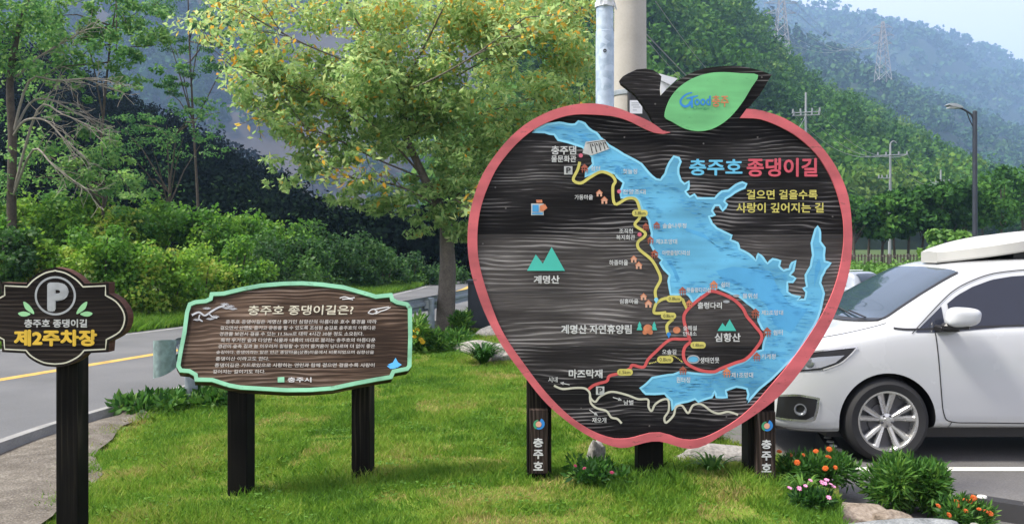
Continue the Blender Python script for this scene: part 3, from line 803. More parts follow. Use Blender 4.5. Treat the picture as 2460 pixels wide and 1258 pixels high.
lines = ['충주호 종댕이길은 계명산 줄기인 심항산의 아름다운 호수 풍경을 따라', '걸으면서 산행도 즐기고 운동을 할 수 있도록 조성된 숲길로 충주호의 아름다운', '경관을 보면서 걸을 수 있는 11.5km로 대략 4시간 30분 정도 소요된다.', '특히 우거진 숲과 다양한 식물과 내륙의 바다로 불리는 충주호의 아름다운', '경관이 숲속 길과 늘 어우러져 힐링할 수 있어 즐거움이 남다르며 더 없이 좋은', '숲길이다. 종댕이라는 말은 인근 종당마을(상종)마을에서 비롯되었으며 심항산을', '종댕이산 이라고도 한다.', '종댕이길은 가드로있으로 사랑하는 연인과 함께 걸으면 걸을수록 사랑이', '깊어지는 길이기도 하다.']
for s, y, x0, x1 in zip(lines, (773,787.5,802,817,831.5,846.5,861.5,877,892.5), (543,530,528,531,524.6,520,519,516.5,512), (905,903,873.6,902,901,898.5,647,900,638)):
    mb = MB(); TB.text(mb, s, ((x0, y - 4.8), (x1, y - 5), (x1 - .8, y + 4.6), (x0 - 1.2, y + 4.8)), .004, .012); mb.build('text_line', M['text_grey'], info)
mb = MB(); TB.text(mb, '충주시', (691, 906, 748, 918), .004, .02)
mb.build('city_name', M['greywhite'], info)
mb = MB(); TB.poly(mb, [(667,906),(683,905),(683,918),(667,918)], .004); mb.build('logo', M['mint'], info)
# carved drawings: pine branch, cloud curls, blue leaf
mb = MB()
TB.ribbon(mb, smooth_path([(461,757),(478,750),(492,758),(508,748),(526,738),(540,735)], 4), [6]+[4.4]*19+[2.0], .004)
TB.ribbon(mb, smooth_path([(480,756),(478,766),(487,772)], 4), 3.2, .004)
TB.ribbon(mb, smooth_path([(500,752),(512,762),(522,764)], 4), 2.6, .004)
for x, y in ((497,743),(540,733),(553,738),(517,763),(545,742),(474,770),(505,768),(560,744)):
    for a in np.linspace(3.5, 5.9, 7):
        TB.ribbon(mb, [(x, y), (x + 11*math.cos(a), y + 6*math.sin(a))], [1.8, .7], .0042)
mb.build('pine_drawing', M['palegrey'], info)
mb = MB()
for pts in ([(884,752),(892,744),(905,742),(916,740),(934,737)], [(884,752),(896,754),(906,748),(900,745)], [(902,754),(914,748),(926,744),(938,738)], [(816,716),(828,713),(840,716),(852,715)], [(822,719),(836,718),(848,720)]):
    TB.ribbon(mb, smooth_path(pts, 4), 2.2, .004)
mb.build('cloud_drawing', M['greywhite'], info)
mb = MB()
for pts in ([(931,876),(944,870),(950,859),(956,870),(965,876),(954,883)], [(929,879),(946,878),(952,884),(938,886)]): TB.poly(mb, pts, .004 if len(pts) == 6 else .0046)
mb.build('leaf_drawing', M['lake_deep'], info)
for x0, x1, yb, D in ((543,601,1190,6.2),(842,895,1152,6.55)):
    D = CAMZ * F / (yb - HZ)
    w = (x1 - x0) / F * D * .86
    cx = ((x0 + x1) / 2 - CX) / F * D
    zt = pt(0, 900, D + .06).z
    mb = MB(); mb.box((cx, D + w / 2, (zt - .25) / 2), (w, w, zt + .25), bev=.008, rz=-.12)
    mb.build('post', M['post_wood'], info)

# ---- the parking sign at the left edge
PD = 5.0
PB = Board((0, PD, 0), (0, -1, 0))
psign = thing('parking_sign', 'dark quatrefoil wooden parking sign with white circled P on one post', 'parking sign', Vector(((150 - CX) / F * PD, PD + .08, 0)))
half = [(133,650),(157,655.5),(183,671),(200,688.5),(254,684.5),(254,709),(279,724),(297,747),(299.5,772),(287,797.6),(256,815),(254,838),(203,840.7),(188,856),(157,870),(133,873.5)]
sm = [(133, 649.5)] + [tuple(p) for p in smooth_path(half[0:4], 4)][1:-1] + [(200,688.5),(254,686),(254,709)] + [tuple(p) for p in smooth_path([(254,709),(279,724),(296,747),(299.5,770),(288,796),(256,815)], 4)][1:-1] + [(256,815),(254,838),(203,840.7)] + [tuple(p) for p in smooth_path([(203,840.7),(188,856),(160,870),(133,873.5)], 4)][1:]
full = sm + [(266 - x, y) for x, y in sm[::-1][1:-1]]
full = np.array(full, float)
outer = inset(full, -7.5)
mb = MB(); PB.solid(mb, [tuple(p) for p in outer], 0, .075, 0, 1)
mb.build('board', [M['park_wood'], M['side_wood']], psign)
mb = MB(); PB.ribbon(mb, full, 3.4, .003, closed=True); mb.build('border_line', M['cream'], psign)
mb = MB(); PB.ribbon(mb, [(133.5 + 47*math.cos(a), 710 + 44.5*math.sin(a)) for a in np.linspace(0, 2*math.pi, 49)[:-1]], 5, .003, closed=True); mb.build('emblem_ring', M['palegrey'], psign)
mb = MB(); PB.text(mb, 'P', (114, 678, 166, 748), .003, .06); mb.build('emblem_letter', M['palegrey'], psign)
for sg in (-1, 1):
    mb = MB()
    cx = 133.5
    for c, d in (((68, 741), (22, 31)), ((63, 753), (38, 12))):
        if sg < 0: pass
    def lf2(pts): PB.poly(mb, [((p[0] if sg < 0 else 267 - p[0]), p[1]) for p in pts], .003)
    lf2(smooth_loop([(57,724),(70,731),(81,746),(82,754),(72,749),(61,740)], 3))
    lf2([(x, y + 0.0) for x, y in smooth_loop([(44,752),(56,747.5),(68,750),(74,754),(64,759),(52,759)], 3)])
    mb.build('leaf_mark', M['pale_leaf'], psign)
mb = MB(); PB.text(mb, '충주호 종댕이길', (59, 766, 210, 786), .003, .03); mb.build('name_lettering', M['greywhite'], psign)
mb = MB(); PB.text(mb, '제2주차장', (34, 791, 234, 831), .003, .05); mb.build('name_lettering', M['gold'], psign)
a = PB.P(117, 860); b = PB.P(172, 860)
mb = MB(); mb.box(((a.x + b.x) / 2, PD + .076 + .065, (a.z - .3 + .2) / 2), (b.x - a.x, .13, a.z + .5), bev=.006)
mb.build('post', M['post_wood'], psign)
# ------------------------------------------------------------------ terrain
YK = [-4, 4, 8, 9.8, 14, 17.6, 22, 28, 36, 50, 70]
XN = [-5.0, -4.55, -4.30, -4.0, -2.95, -2.15, -1.25, -.45, .2, .7, 1.0]      # near edge of the road
XC = [-12.0, -9.0, -7.6, -7.1, -5.7, -4.6, -3.5, -2.5, -1.9, -1.4, -1.1]     # centre line
XF = [-15.5, -12.0, -10.3, -9.9, -8.9, -7.6, -6.1, -4.75, -4.0, -3.4, -3.1]  # far edge
def xn(y): return np.interp(y, YK, XN)
def xc(y): return np.interp(y, YK, XC)
def xf(y): return np.interp(y, YK, XF)
LY = [-4, 3, 4.6, 5.5, 6.4, 7.1, 7.6, 8.6, 10, 12, 15, 19, 24]
LX = [2.6, 2.3, 2.0, 2.0, 2.3, 2.2, 1.9, 1.55, 1.35, 1.2, 1.0, .8, .4]      # right edge of the lawn
def lawn_r(y): return np.interp(y, LY, LX)
def sstep(a, b, x):
    t = np.clip((x - a) / (b - a), 0, 1); return t * t * (3 - 2 * t)
def park_z(y): return np.interp(y, [-10, 7.5, 34, 46, 60, 120, 4000], [-.10, -.13, -.86, -.5, .25, 1.2, 3.0])
def gz(x, y):
    x = np.asarray(x, float); y = np.asarray(y, float)
    right = sstep(0.0, 1.0, (x - lawn_r(np.minimum(y, 24))) / .7 + .5)
    z = right * park_z(y)
    bank = xf(y) - x                                   # left of the road the ground climbs
    z = z + sstep(.8, 8.5, bank) * 1.7 * (1 - right) * sstep(75, 40, y)
    low = sstep(48, 100, y) * sstep(6, -8, x - y * .03)   # far left it falls to the lake
    z = z * (1 - low) - 4.6 * low
    return z

def axis(core, step, far, k):
    a = list(np.arange(0, core, step)); s = step
    while a[-1] < far: s *= k; a.append(a[-1] + s)
    return np.array(a)
ax = axis(14, .5, 4200, 1.16); xs_g = np.r_[-ax[::-1][:-1], ax]
ay = axis(36, .5, 4400, 1.13); ys_g = np.r_[np.array([-300, -120, -50, -20, -8, -3.5]), ay - 2]
gx, gy = np.meshgrid(xs_g, ys_g)
gzv = gz(gx, gy) + noise2(gx, gy, 5, 2) * .03 - .07
gv = np.stack([gx, gy, gzv], -1).reshape(-1, 3)
nx, ny = len(xs_g), len(ys_g)
mb = MB(); mb.add(gv, [(j * nx + i, j * nx + i + 1, (j + 1) * nx + i + 1, (j + 1) * nx + i) for j in range(ny - 1) for i in range(nx - 1)])
ground = mb.build('ground', M['earth'], smooth=True, fix=False); tag(ground, kind='structure')

def strip(name, ys, left, right, cols, zoff, mat, skirt=.25, bumpy=0.0, label=None):
    vs = []; fs = []
    for y in ys:
        l, r = float(left(y)), float(right(y))
        us = np.linspace(0, 1, cols)
        x = l + (r - l) * us
        z = gz(x, np.full(cols, y)) + zoff + (noise2(x, np.full(cols, y), 1.1, 5) * bumpy)
        vs.append((x[0] - .03, y, z[0] - skirt))
        vs.extend(zip(x, [y] * cols, z))
        vs.append((x[-1] + .03, y, z[-1] - skirt))
    c = cols + 2
    for j in range(len(ys) - 1):
        fs += [(j*c+i, j*c+i+1, (j+1)*c+i+1, (j+1)*c+i) for i in range(c - 1)]
    mb = MB(); mb.add(vs, fs)
    o = mb.build(name, mat, smooth=True, fix=False); tag(o, kind='structure')
    return o
def lawn_z(x, y):
    return np.where(np.asarray(x) < lawn_r(y), 0, 0) + noise2(x, y, 1.1, 5) * .022
# lawn: its own slightly raised sheet, level with the foot of the signs
vs = []; fs = []; cols = 44; ys_l = np.r_[np.arange(2, 12, .25), np.arange(12, 25.1, .5)]
for y in ys_l:
    l, r = float(xn(y)) + .42, float(lawn_r(y))
    x = np.linspace(l, r, cols); z = lawn_z(x, np.full(cols, y))
    vs.append((x[0] - .25, y, -.12)); vs.extend(zip(x, [y]*cols, z)); vs.append((x[-1] + .18, y, -.75))
c = cols + 2
for j in range(len(ys_l) - 1): fs += [(j*c+i, j*c+i+1, (j+1)*c+i+1, (j+1)*c+i) for i in range(c - 1)]
mb = MB(); mb.add(vs, fs); lawn = mb.build('lawn', M['lawn'], smooth=True, fix=False); tag(lawn, kind='structure')
# road with its kerb and centre line
ys_r = np.arange(-3, 70, .5)
strip('road', ys_r, lambda y: xf(y), lambda y: xn(y), 10, .012, M['road'], .1)
strip('road_line', np.arange(-3, 60, .5), lambda y: xc(y) - .075, lambda y: xc(y) + .075, 3, .017, M['line_yellow'], .003)
strip('road_edge_line', np.arange(-3, 60, .5), lambda y: xf(y) + .18, lambda y: xf(y) + .3, 3, .017, M['line_worn'], .003)
vs = []; fs = []
for y in np.arange(-3, 40, .5):
    x = float(xn(y)); vs += [(x, y, -.05), (x + .015, y, .10), (x + .15, y, .115), (x + .165, y, -.05)]
k = len(vs) // 4
for j in range(k - 1): fs += [(j*4+i, j*4+i+1, j*4+5+i, j*4+4+i) for i in range(3)]
mb = MB(); mb.add(vs, fs); tag(mb.build('kerb', M['kerb'], fix=False), kind='structure')
# gravel shoulder between kerb and lawn near the sign
vs = []; fs = []
ys_s = np.arange(2, 9.4, .2)
for y in ys_s:
    l = float(xn(y)) + .165; w = .42 + .95 * sstep(8.6, 5.6, y) + .05 * math.sin(y * 5)
    for u in np.linspace(0, 1, 8):
        x = l + w * u; vs.append((x, y, .030 + .025 * math.sin(u * math.pi) + float(noise2(x, y, .3, 4)) * .008))
k = 8
for j in range(len(ys_s) - 1): fs += [(j*k+i, j*k+i+1, (j+1)*k+i+1, (j+1)*k+i) for i in range(k - 1)]
mb = MB(); mb.add(vs, fs); tag(mb.build('gravel_path', M['gravel'], smooth=True, fix=False), kind='structure')
# car park
vs = []; fs = []
ys_p = np.r_[np.arange(2, 12, .5), np.arange(12, 35.1, 1)]
for y in ys_p:
    l = float(lawn_r(min(y, 24))) - .15
    for u in np.linspace(0, 1, 16):
        x = l + (22 - l) * u; vs.append((x, y, float(park_z(y)) + .0))
for j in range(len(ys_p) - 1): fs += [(j*16+i, j*16+i+1, (j+1)*16+i+1, (j+1)*16+i) for i in range(15)]
mb = MB(); mb.add(vs, fs); tag(mb.build('parking_lot', M['asphalt'], fix=False), kind='structure')
mb = MB()
for y0 in (7.30, 10.1, 12.9):
    z = [float(park_z(y0)) + .005, float(park_z(y0 + .13)) + .005]
    mb.quad((2.75, y0, z[0]), (8.2, y0, z[0]), (8.2, y0 + .13, z[1]), (2.75, y0 + .13, z[1]))
tag(mb.build('parking_line', M['line_white'], fix=False), kind='structure')

# ------------------------------------------------------------------ hills
def hill(name, crest, Db, zb, n_px, n_t, mat, rough, seed, back=.5, power=.92):
    """crest: (px, py, depth); the slope fans down from it towards the viewer to depth Db, and falls away behind"""
    c = np.array(crest, float)
    px = np.linspace(c[0, 0], c[-1, 0], n_px)
    cy = np.interp(px, c[:, 0], c[:, 1]); cd = np.interp(px, c[:, 0], c[:, 2])
    db = np.interp(px, c[:, 0], np.linspace(Db[0], Db[1], len(c))) if hasattr(Db, '__len__') else np.full(n_px, Db)
    zc = np.maximum(CAMZ + (HZ - cy) / F * cd, zb + .5)
    def surf(q, t):
        """q in px, t 0 base .. 1 crest .. 1+back behind"""
        q = np.asarray(q, float); t = np.asarray(t, float)
        D0 = np.interp(q, px, db); D1 = np.interp(q, px, cd); Z1 = np.interp(q, px, zc)
        D = D0 + (D1 - D0) * t
        k = np.clip(t, 0, 1) ** power - np.clip(t - 1, 0, 9) * 1.1
        z = zb + (Z1 - zb) * k
        x = (q - CX) / F * D
        z = z + noise2(x, D, (D1 - D0) * .22, seed) * rough * (Z1 - zb) * np.clip(t * (1.02 - t) * 4, 0, 1)
        return np.stack([x, D, z], -1)
    ts = np.r_[np.linspace(0, 1, n_t), np.linspace(1, 1 + back, 5)[1:]]
    q, t = np.meshgrid(px, ts)
    v = surf(q, t).reshape(-1, 3); v[:n_px, 2] -= 3
    mb = MB(); mb.add(v, [(j*n_px+i, j*n_px+i+1, (j+1)*n_px+i+1, (j+1)*n_px+i) for j in range(len(ts) - 1) for i in range(n_px - 1)])
    o = mb.build(name, mat, smooth=True, fix=False); tag(o, kind='structure')
    return surf

def forest(name, pts, h, clumps, leaf, mat, seed, conifer=0.0, tint=(0, 1), wid=.42, label=None):
    """a far wood as one mass: each tree a crown of leaf clumps in several lobes; tint varies tree by tree"""
    rng = np.random.default_rng(seed)
    V = []; T = []
    n = len(pts)
    hs = h * rng.uniform(.6, 1.35, n)
    tt = np.clip((tint[0] + tint[1]) / 2 + (tint[1] - tint[0]) * (.30 * noise2(pts[:, 0], pts[:, 2] * 2, h * 6, seed % 9) + rng.normal(0, .22, n)), 0, 1)
    con = rng.random(n) < conifer
    for i in range(n):
        H = hs[i]; w = H * wid * rng.uniform(.75, 1.35)
        if con[i]:
            lobes = [(0, 0, H * f, w * (1.05 - f) * .9, w * (1.05 - f) * .9, H * .13, 1.1 - f) for f in (.25, .42, .58, .74, .9)]
        else:
            lobes = [(0, 0, H * .60, w * .72, w * .72, H * .32, 1.0)]
            for k in range(6):
                a = rng.uniform(0, 6.28); r = w * rng.uniform(.35, .8); s = w * rng.uniform(.32, .5)
                lobes.append((r * math.cos(a), r * math.sin(a), H * rng.uniform(.35, .88), s, s, s * .85, .42))
        P, D, k = lobes_pts(rng, lobes, clumps, .7)
        V.append(leaf_quads(P + pts[i], D, np.full(clumps, leaf * 1.25), np.full(clumps, leaf), rng, .3, .75))
        T.append(np.clip(tt[i] + rng.normal(0, .10, clumps), 0, 1))
    o = fast_mesh(name, np.concatenate(V), 4, mat, tint=np.concatenate(T))
    tag(o, label, name.replace('_', ' '), kind='stuff')
    return o

def seed_pts(surf, q0, q1, t0, t1, n, seed, spread=.72, sink=0.0):
    rng = np.random.default_rng(seed)
    # blue-ish noise: best of 3 candidates in (q,t)
    out = []
    qs = rng.uniform(q0, q1, n * 3); tq = rng.uniform(t0, t1, n * 3)
    p = np.stack([(qs - q0) / (q1 - q0) * ((q1 - q0) / 600), (tq - t0)], 1)
    for i in range(n):
        c = range(i * 3, i * 3 + 3)
        if len(out) < 4: out.append(i * 3); continue
        pp = p[out[-400:]]
        out.append(max(c, key=lambda k: np.min(np.sum((pp - p[k]) ** 2, 1))))
    return surf(qs[out], tq[out]) - np.array([0, 0, sink])

M['wood_near'] = leafmat('near_wood_leaves', [(0, (.022, .065, .018)), (.4, (.052, .145, .024)), (.75, (.09, .20, .032)), (1, (.14, .23, .045))], .3, .7, .1)
M['wood_far'] = leafmat('far_wood_leaves', [(0, (.022, .058, .026)), (.5, (.04, .098, .034)), (1, (.08, .145, .05))], 0, .9, 0)
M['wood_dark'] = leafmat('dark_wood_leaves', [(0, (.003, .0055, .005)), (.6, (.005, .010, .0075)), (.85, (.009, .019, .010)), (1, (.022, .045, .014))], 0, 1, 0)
M['wood_mist'] = leafmat('misty_wood_leaves', [(0, (.010, .028, .012)), (.5, (.026, .066, .020)), (1, (.06, .12, .032))], .2, .8, 0)

# wooded hill on the right, running back from behind the poles
H1 = hill('hill', [(1090,560,260),(1180,330,270),(1260,60,280),(1350,-110,300),(1500,-120,310),(1600,-60,320),(1690,0,330),(1760,58,350),(1830,128,370),(1900,198,400),(2000,262,440),(2100,306,480),(2200,370,520),(2330,428,560),(2460,484,600),(2700,540,640),(3100,570,700)], (85, 190), .5, 120, 40, M['duff'], .10, 1)
# middle and far ridges
H2 = hill('hill', [(1560,-60,900),(1680,-20,950),(1780,30,1000),(1880,82,1050),(1950,115,1100),(2060,155,1150),(2150,205,1200),(2300,270,1300),(2460,335,1400),(2800,430,1500),(3200,500,1600)], (480, 700), 2, 90, 30, M['far_floor'], .10, 2)
H3 = hill('hill', [(1450,70,2300),(1600,45,2300),(1700,28,2350),(1830,8,2400),(1900,24,2400),(1960,28,2400),(2030,20,2450),(2120,50,2500),(2200,68,2500),(2280,90,2550),(2350,118,2600),(2460,168,2700),(2620,240,2800),(2900,380,2900),(3400,520,3000)], 1250, 5, 110, 26, M['far_floor'], .12, 3)
# grey misty mountain behind the lake on the left
H4 = hill('mountain', [(-1400,-250,1300),(-700,-420,1250),(0,-420,1200),(600,-420,1150),(1000,-380,1150),(1250,-300,1150),(1450,-150,1200),(1600,50,1300),(1750,250,1400)], 640, -4, 90, 30, M['slope'], .05, 4)
# dark wooded spur sloping down from the left to the shore
H5 = hill('spur', [(-900,-220,150),(-400,0,140),(0,110,128),(120,180,124),(200,235,120),(260,270,116),(350,312,112),(450,355,108),(540,425,104),(600,460,100),(700,522,94),(765,578,88),(820,602,84),(880,616,80),(915,648,76),(1000,680,70),(1050,704,64),(1105,716,58),(1180,724,54)], (46, 44), -.6, 110, 24, M['duff'], .06, 5)
H6 = hill('spur', [(480,365,300),(560,400,300),(620,425,300),(660,455,295),(700,487,290),(740,535,280),(775,580,270),(800,600,265)], 200, -4.4, 30, 10, M['duff'], .05, 6)

P1 = seed_pts(H1, 1090, 2700, .02, 1.04, 1500, 21)
forest('near_hill_forest', P1, 12.5, 230, 1.0, M['wood_near'], 22, .12, (.05, .95), .42, 'dense green mixed wood covering the nearer right hill')
P2 = seed_pts(H2, 1560, 3000, .1, 1.03, 1100, 23)
forest('middle_ridge_forest', P2, 19, 60, 4.2, M['wood_far'], 24, .2, (.1, .9), .5, 'hazy green wood on the middle ridge')
P3 = seed_pts(H3, 1450, 3100, .3, 1.02, 1700, 25)
forest('far_ridge_forest', P3, 27, 34, 9.0, M['wood_far'], 26, .2, (.1, .9), .55, 'blue hazy wood on the far ridge')
P4 = seed_pts(H4, -500, 1300, .0, .75, 1500, 27)
msk = noise2(P4[:, 0], P4[:, 2] * 1.6, 105, 9, 2)
qx = P4[:, 0] / P4[:, 1] * F + CX; qy = HZ - (P4[:, 2] - CAMZ) / P4[:, 1] * F
P4 = P4[~((qx > 380) & (qy > 190 - (qx - 380) * .12) & (RNG.random(len(P4)) < .72))]
msk = noise2(P4[:, 0], P4[:, 2] * 1.6, 105, 9, 2)
P4 = P4[(msk > -.12) | (RNG.random(len(P4)) < .25)]
forest('misty_mountain_forest', P4, 27, 90, 5.0, M['wood_mist'], 28, .25, (.1, .95), .45, 'grey misty woods on the mountain behind the lake')
P5 = seed_pts(H5, -500, 1180, .0, 1.02, 1750, 29)
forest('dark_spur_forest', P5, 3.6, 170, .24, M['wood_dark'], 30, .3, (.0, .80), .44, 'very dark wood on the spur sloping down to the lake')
P6 = seed_pts(H6, 480, 800, .1, 1.02, 260, 31)
forest('blue_spur_forest', P6, 7.5, 60, 1.1, M['wood_dark'], 32, .3, (.2, 1), .44, 'dark blue wood on the second spur above the shore')

# lake with its low island
wm, nt, bs = new_mat('lake_water')
bs.inputs['Base Color'].default_value = (.04, .05, .055, 1); bs.inputs['Roughness'].default_value = .12; bs.inputs['Specular IOR Level'].default_value = .5
wn_ = N(nt, 'ShaderNodeTexNoise'); wn_.inputs['Scale'].default_value = .35; wn_.inputs['Detail'].default_value = 5; nt.links.new(objco(nt, (.4, 1, 1)), wn_.inputs['Vector']); bump(nt, bs, wn_.outputs[0], .25, .2)
mb = MB(); mb.add([(-900, 92, -4.15), (60, 92, -4.15), (300, 1100, -4.15), (-1600, 1100, -4.15)], [(0, 1, 2, 3)])
tag(mb.build('lake', wm, fix=False), kind='structure')
isl = []
for i in range(240):
    a = RNG.uniform(0, 6.28); r = math.sqrt(RNG.random())
    isl.append((-30 + 40 * r * math.cos(a), 470 + 14 * r * math.sin(a), -4.6))
forest('island_wood', np.array(isl), 8.6, 70, 1.5, M['wood_dark'], 33, 0, (.3, 1), .75, 'low dark wooded island on the grey lake')

# field and crop band beyond the car park
crop = []
for i in range(900):
    y = RNG.uniform(38, 58); x = RNG.uniform(9, 34)
    crop.append((x, y, float(gz(x, y)) - .1))
crop = np.array(crop)
M['crop'] = leafmat('crop_leaves', [(0, (.05, .13, .02)), (.5, (.10, .23, .03)), (1, (.17, .30, .05))], .3)
forest('field_crops', crop, .75, 60, .17, M['crop'], 34, 0, (.1, .9), .9, 'bright green leafy crops in the field beyond the car park')

# ------------------------------------------------------------------ grass
def blades(name, x, y, z, h, w, rng, mat, tint):
    n = len(x)
    a = rng.uniform(0, 6.283, n); ln = rng.normal(0, .42, (n, 2)) * h[:, None]
    p = np.stack([x, y, z], 1)
    s = np.stack([np.cos(a), np.sin(a), np.zeros(n)], 1) * (w / 2)[:, None]
    tip = p + np.stack([ln[:, 0], ln[:, 1], h], 1)
    mid = p + np.stack([ln[:, 0] * .35, ln[:, 1] * .35, h * .6], 1)
    v = np.stack([p - s, p + s, mid + s * .7, tip, mid - s * .7], 1)
    return fast_mesh(name, v.reshape(-1, 3), 5, mat, tint=tint)
rng = np.random.default_rng(77)
n = 1000000
y = 3.6 + 18.5 * rng.random(n) ** 1.75
u = rng.random(n); l = xn(y) + .45; r = lawn_r(y) + .05
x = l + (r - l) * u
keep = np.abs(x / y) < .62
shoulder = x > xn(y) + .5 + .95 * sstep(8.6, 5.6, y) + rng.normal(0, .12, n)
keep &= shoulder
dens = np.clip(9.0 / (y ** 1.05) , .2, 1.3) * (.75 + .35 * noise2(x, y, .8, 6))
for gxp, gyp in ((.2, 6.55), (1.04, 6.55), (1.9, 6.55), (-1.93, 6.1), (-1.15, 6.55), (-2.57, 5.06)):
    keep &= rng.random(n) > .8 * np.exp(-((x - gxp) ** 2 + (y - gyp) ** 2) / .045)
keep &= rng.random(n) < dens
x, y = x[keep], y[keep]; n = len(x)
pn = noise2(x, y, .9, 8, 3)
pf = noise2(x, y, .22, 3, 2)
tint = np.clip(.42 + .30 * pn + .14 * pf + rng.normal(0, .14, n), 0, 1)
dry = noise2(x, y, .62, 12, 3) * 1.1 + .9 * np.exp(-((x - .2) ** 2 / 1.3 + (y - 5.2) ** 2 / .5)) > .50
tint = np.where(dry & (rng.random(n) < .6), np.clip(tint + .45, 0, 1), tint)
hgt = .044 * np.where(dry, .62, 1) * rng.uniform(.5, 1.4, n) * (1 + .45 * noise2(x, y, .5, 10)) * (1 + .012 * y)
# longer growth round the posts and along the edges
for gxp, gyp, rr_ in ((.2, 6.6, .28), (1.02, 6.6, .3), (1.9, 6.6, .35), (-1.93, 6.2, .25), (-1.15, 6.6, .25), (-2.57, 5.1, .3), (1.35, 6.2, .7)):
    g = np.exp(-((x - gxp) ** 2 + (y - gyp) ** 2) / (rr_ * .7) ** 2); hgt = hgt * (1 + .7 * g)
hgt = hgt * (1 + 1.2 * np.exp(-(x - xn(y) - .5) ** 2 / .05) * (y > 8.5))
wid = .0042 * rng.uniform(.7, 1.4, n) * (.75 + .10 * y)
g_o = blades('lawn_grass', x, y, lawn_z(x, y) - .006, hgt, wid, rng, M['grass'], tint)
tag(g_o, 'mown bright green lawn grass with dry yellowish patches', 'grass', kind='stuff')
# low broad-leaved weeds and clover patches in the lawn
n = 26000
y = 4.2 + 13 * rng.random(n) ** 1.5; x = xn(y) + .6 + (lawn_r(y) - .1 - xn(y) - .6) * rng.random(n)
k = (noise2(x, y, .45, 14, 2) > .34) & (np.abs(x / y) < .62) & (x > xn(y) + .5 + .95 * sstep(8.6, 5.6, y)); x, y = x[k], y[k]; n = len(x)
P = np.stack([x, y, lawn_z(x, y) + rng.uniform(.012, .045, n)], 1)
w_o = fast_mesh('lawn_weeds', leaf_quads(P, np.tile([0., 0, 1], (n, 1)), np.full(n, .032), np.full(n, .022), rng, 1.2, .35), 4, M['grass'], tint=np.clip(rng.normal(.12, .1, n), 0, 1))
tag(w_o, 'small dark broad-leaved weeds and clover in the lawn', 'weeds', kind='stuff')
# rough verge beyond the road and behind the lawn
n = 90000
y = rng.uniform(13, 40, n); x = xf(y) - rng.random(n) ** 1.3 * 3.2
x2 = rng.uniform(-1.6, .6, 16000); y2 = rng.uniform(20.5, 27, 16000)
k2 = x2 > xn(y2) + .2
x = np.r_[x, x2[k2]]; y = np.r_[y, y2[k2]]; n = len(x)
v_o = blades('verge_grass', x, y, gz(x, y) - .07, rng.uniform(.10, .32, n), np.full(n, .022), rng, M['grass'], np.clip(.3 + .2 * noise2(x, y, 2, 4) + rng.normal(0, .13, n), 0, .8))
tag(v_o, 'long green grass on the verge beyond the road', 'grass', kind='stuff')
# ------------------------------------------------------------------ trees, shrubs and flowers
M['bark_mid'] = ground_mat('grey_bark', [(.3, (.07, .06, .05)), (.7, (.17, .148, .12))], 7, 8, .95, 40, .5, .7)
M['shrub'] = leafmat('shrub_leaves', [(0, (.035, .115, .014)), (.4, (.10, .25, .028)), (.75, (.24, .41, .042)), (1, (.42, .46, .08))], .5)
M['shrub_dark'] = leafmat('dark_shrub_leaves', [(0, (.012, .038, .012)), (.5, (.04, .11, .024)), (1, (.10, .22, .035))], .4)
M['autumn'] = leafmat('turning_leaves', [(0, (.10, .22, .06)), (.35, (.32, .49, .16)), (.66, (.56, .66, .28)), (.78, (.42, .42, .09)), (.86, (.68, .44, .06)), (1, (.75, .36, .05))], .58)
M['spray'] = leafmat('fresh_leaves', [(0, (.030, .10, .03)), (.5, (.10, .25, .06)), (1, (.26, .42, .10))], .5)
M['flower_leaf'] = leafmat('flower_bed_leaves', [(0, (.016, .060, .012)), (.5, (.05, .15, .02)), (1, (.15, .28, .04))], .35)

def limb(rng, mb, p, d, L, r, depth, tips, kids=3, spread=.65, up=.12, seg=5, minr=.006, droop=0.0):
    pts = [Vector(p)]; d = Vector(d).normalized()
    for i in range(seg):
        d = (d + Vector(rng.normal(0, .13, 3)) + Vector((0, 0, up * .35 - droop * i / seg))).normalized()
        pts.append(pts[-1] + d * L / seg)
    rad = [max(minr, r * (1 - .55 * i / seg)) for i in range(seg + 1)]
    mb.tube(pts, rad, 7 if r > .06 else 5, cap=False)
    if depth == 0:
        tips.extend(pts[2:]); return
    if depth == 1: tips.extend(pts[3:])
    for k in range(kids):
        f = rng.uniform(.45, 1.0) if k else 1.0
        i = min(seg, max(1, int(round(f * seg))))
        dd = (d + Vector(rng.normal(0, spread, 3)) + Vector((0, 0, up))).normalized()
        limb(rng, mb, pts[i], dd, L * rng.uniform(.55, .8), rad[i] * .68, depth - 1, tips, kids, spread, up, seg, minr, droop)

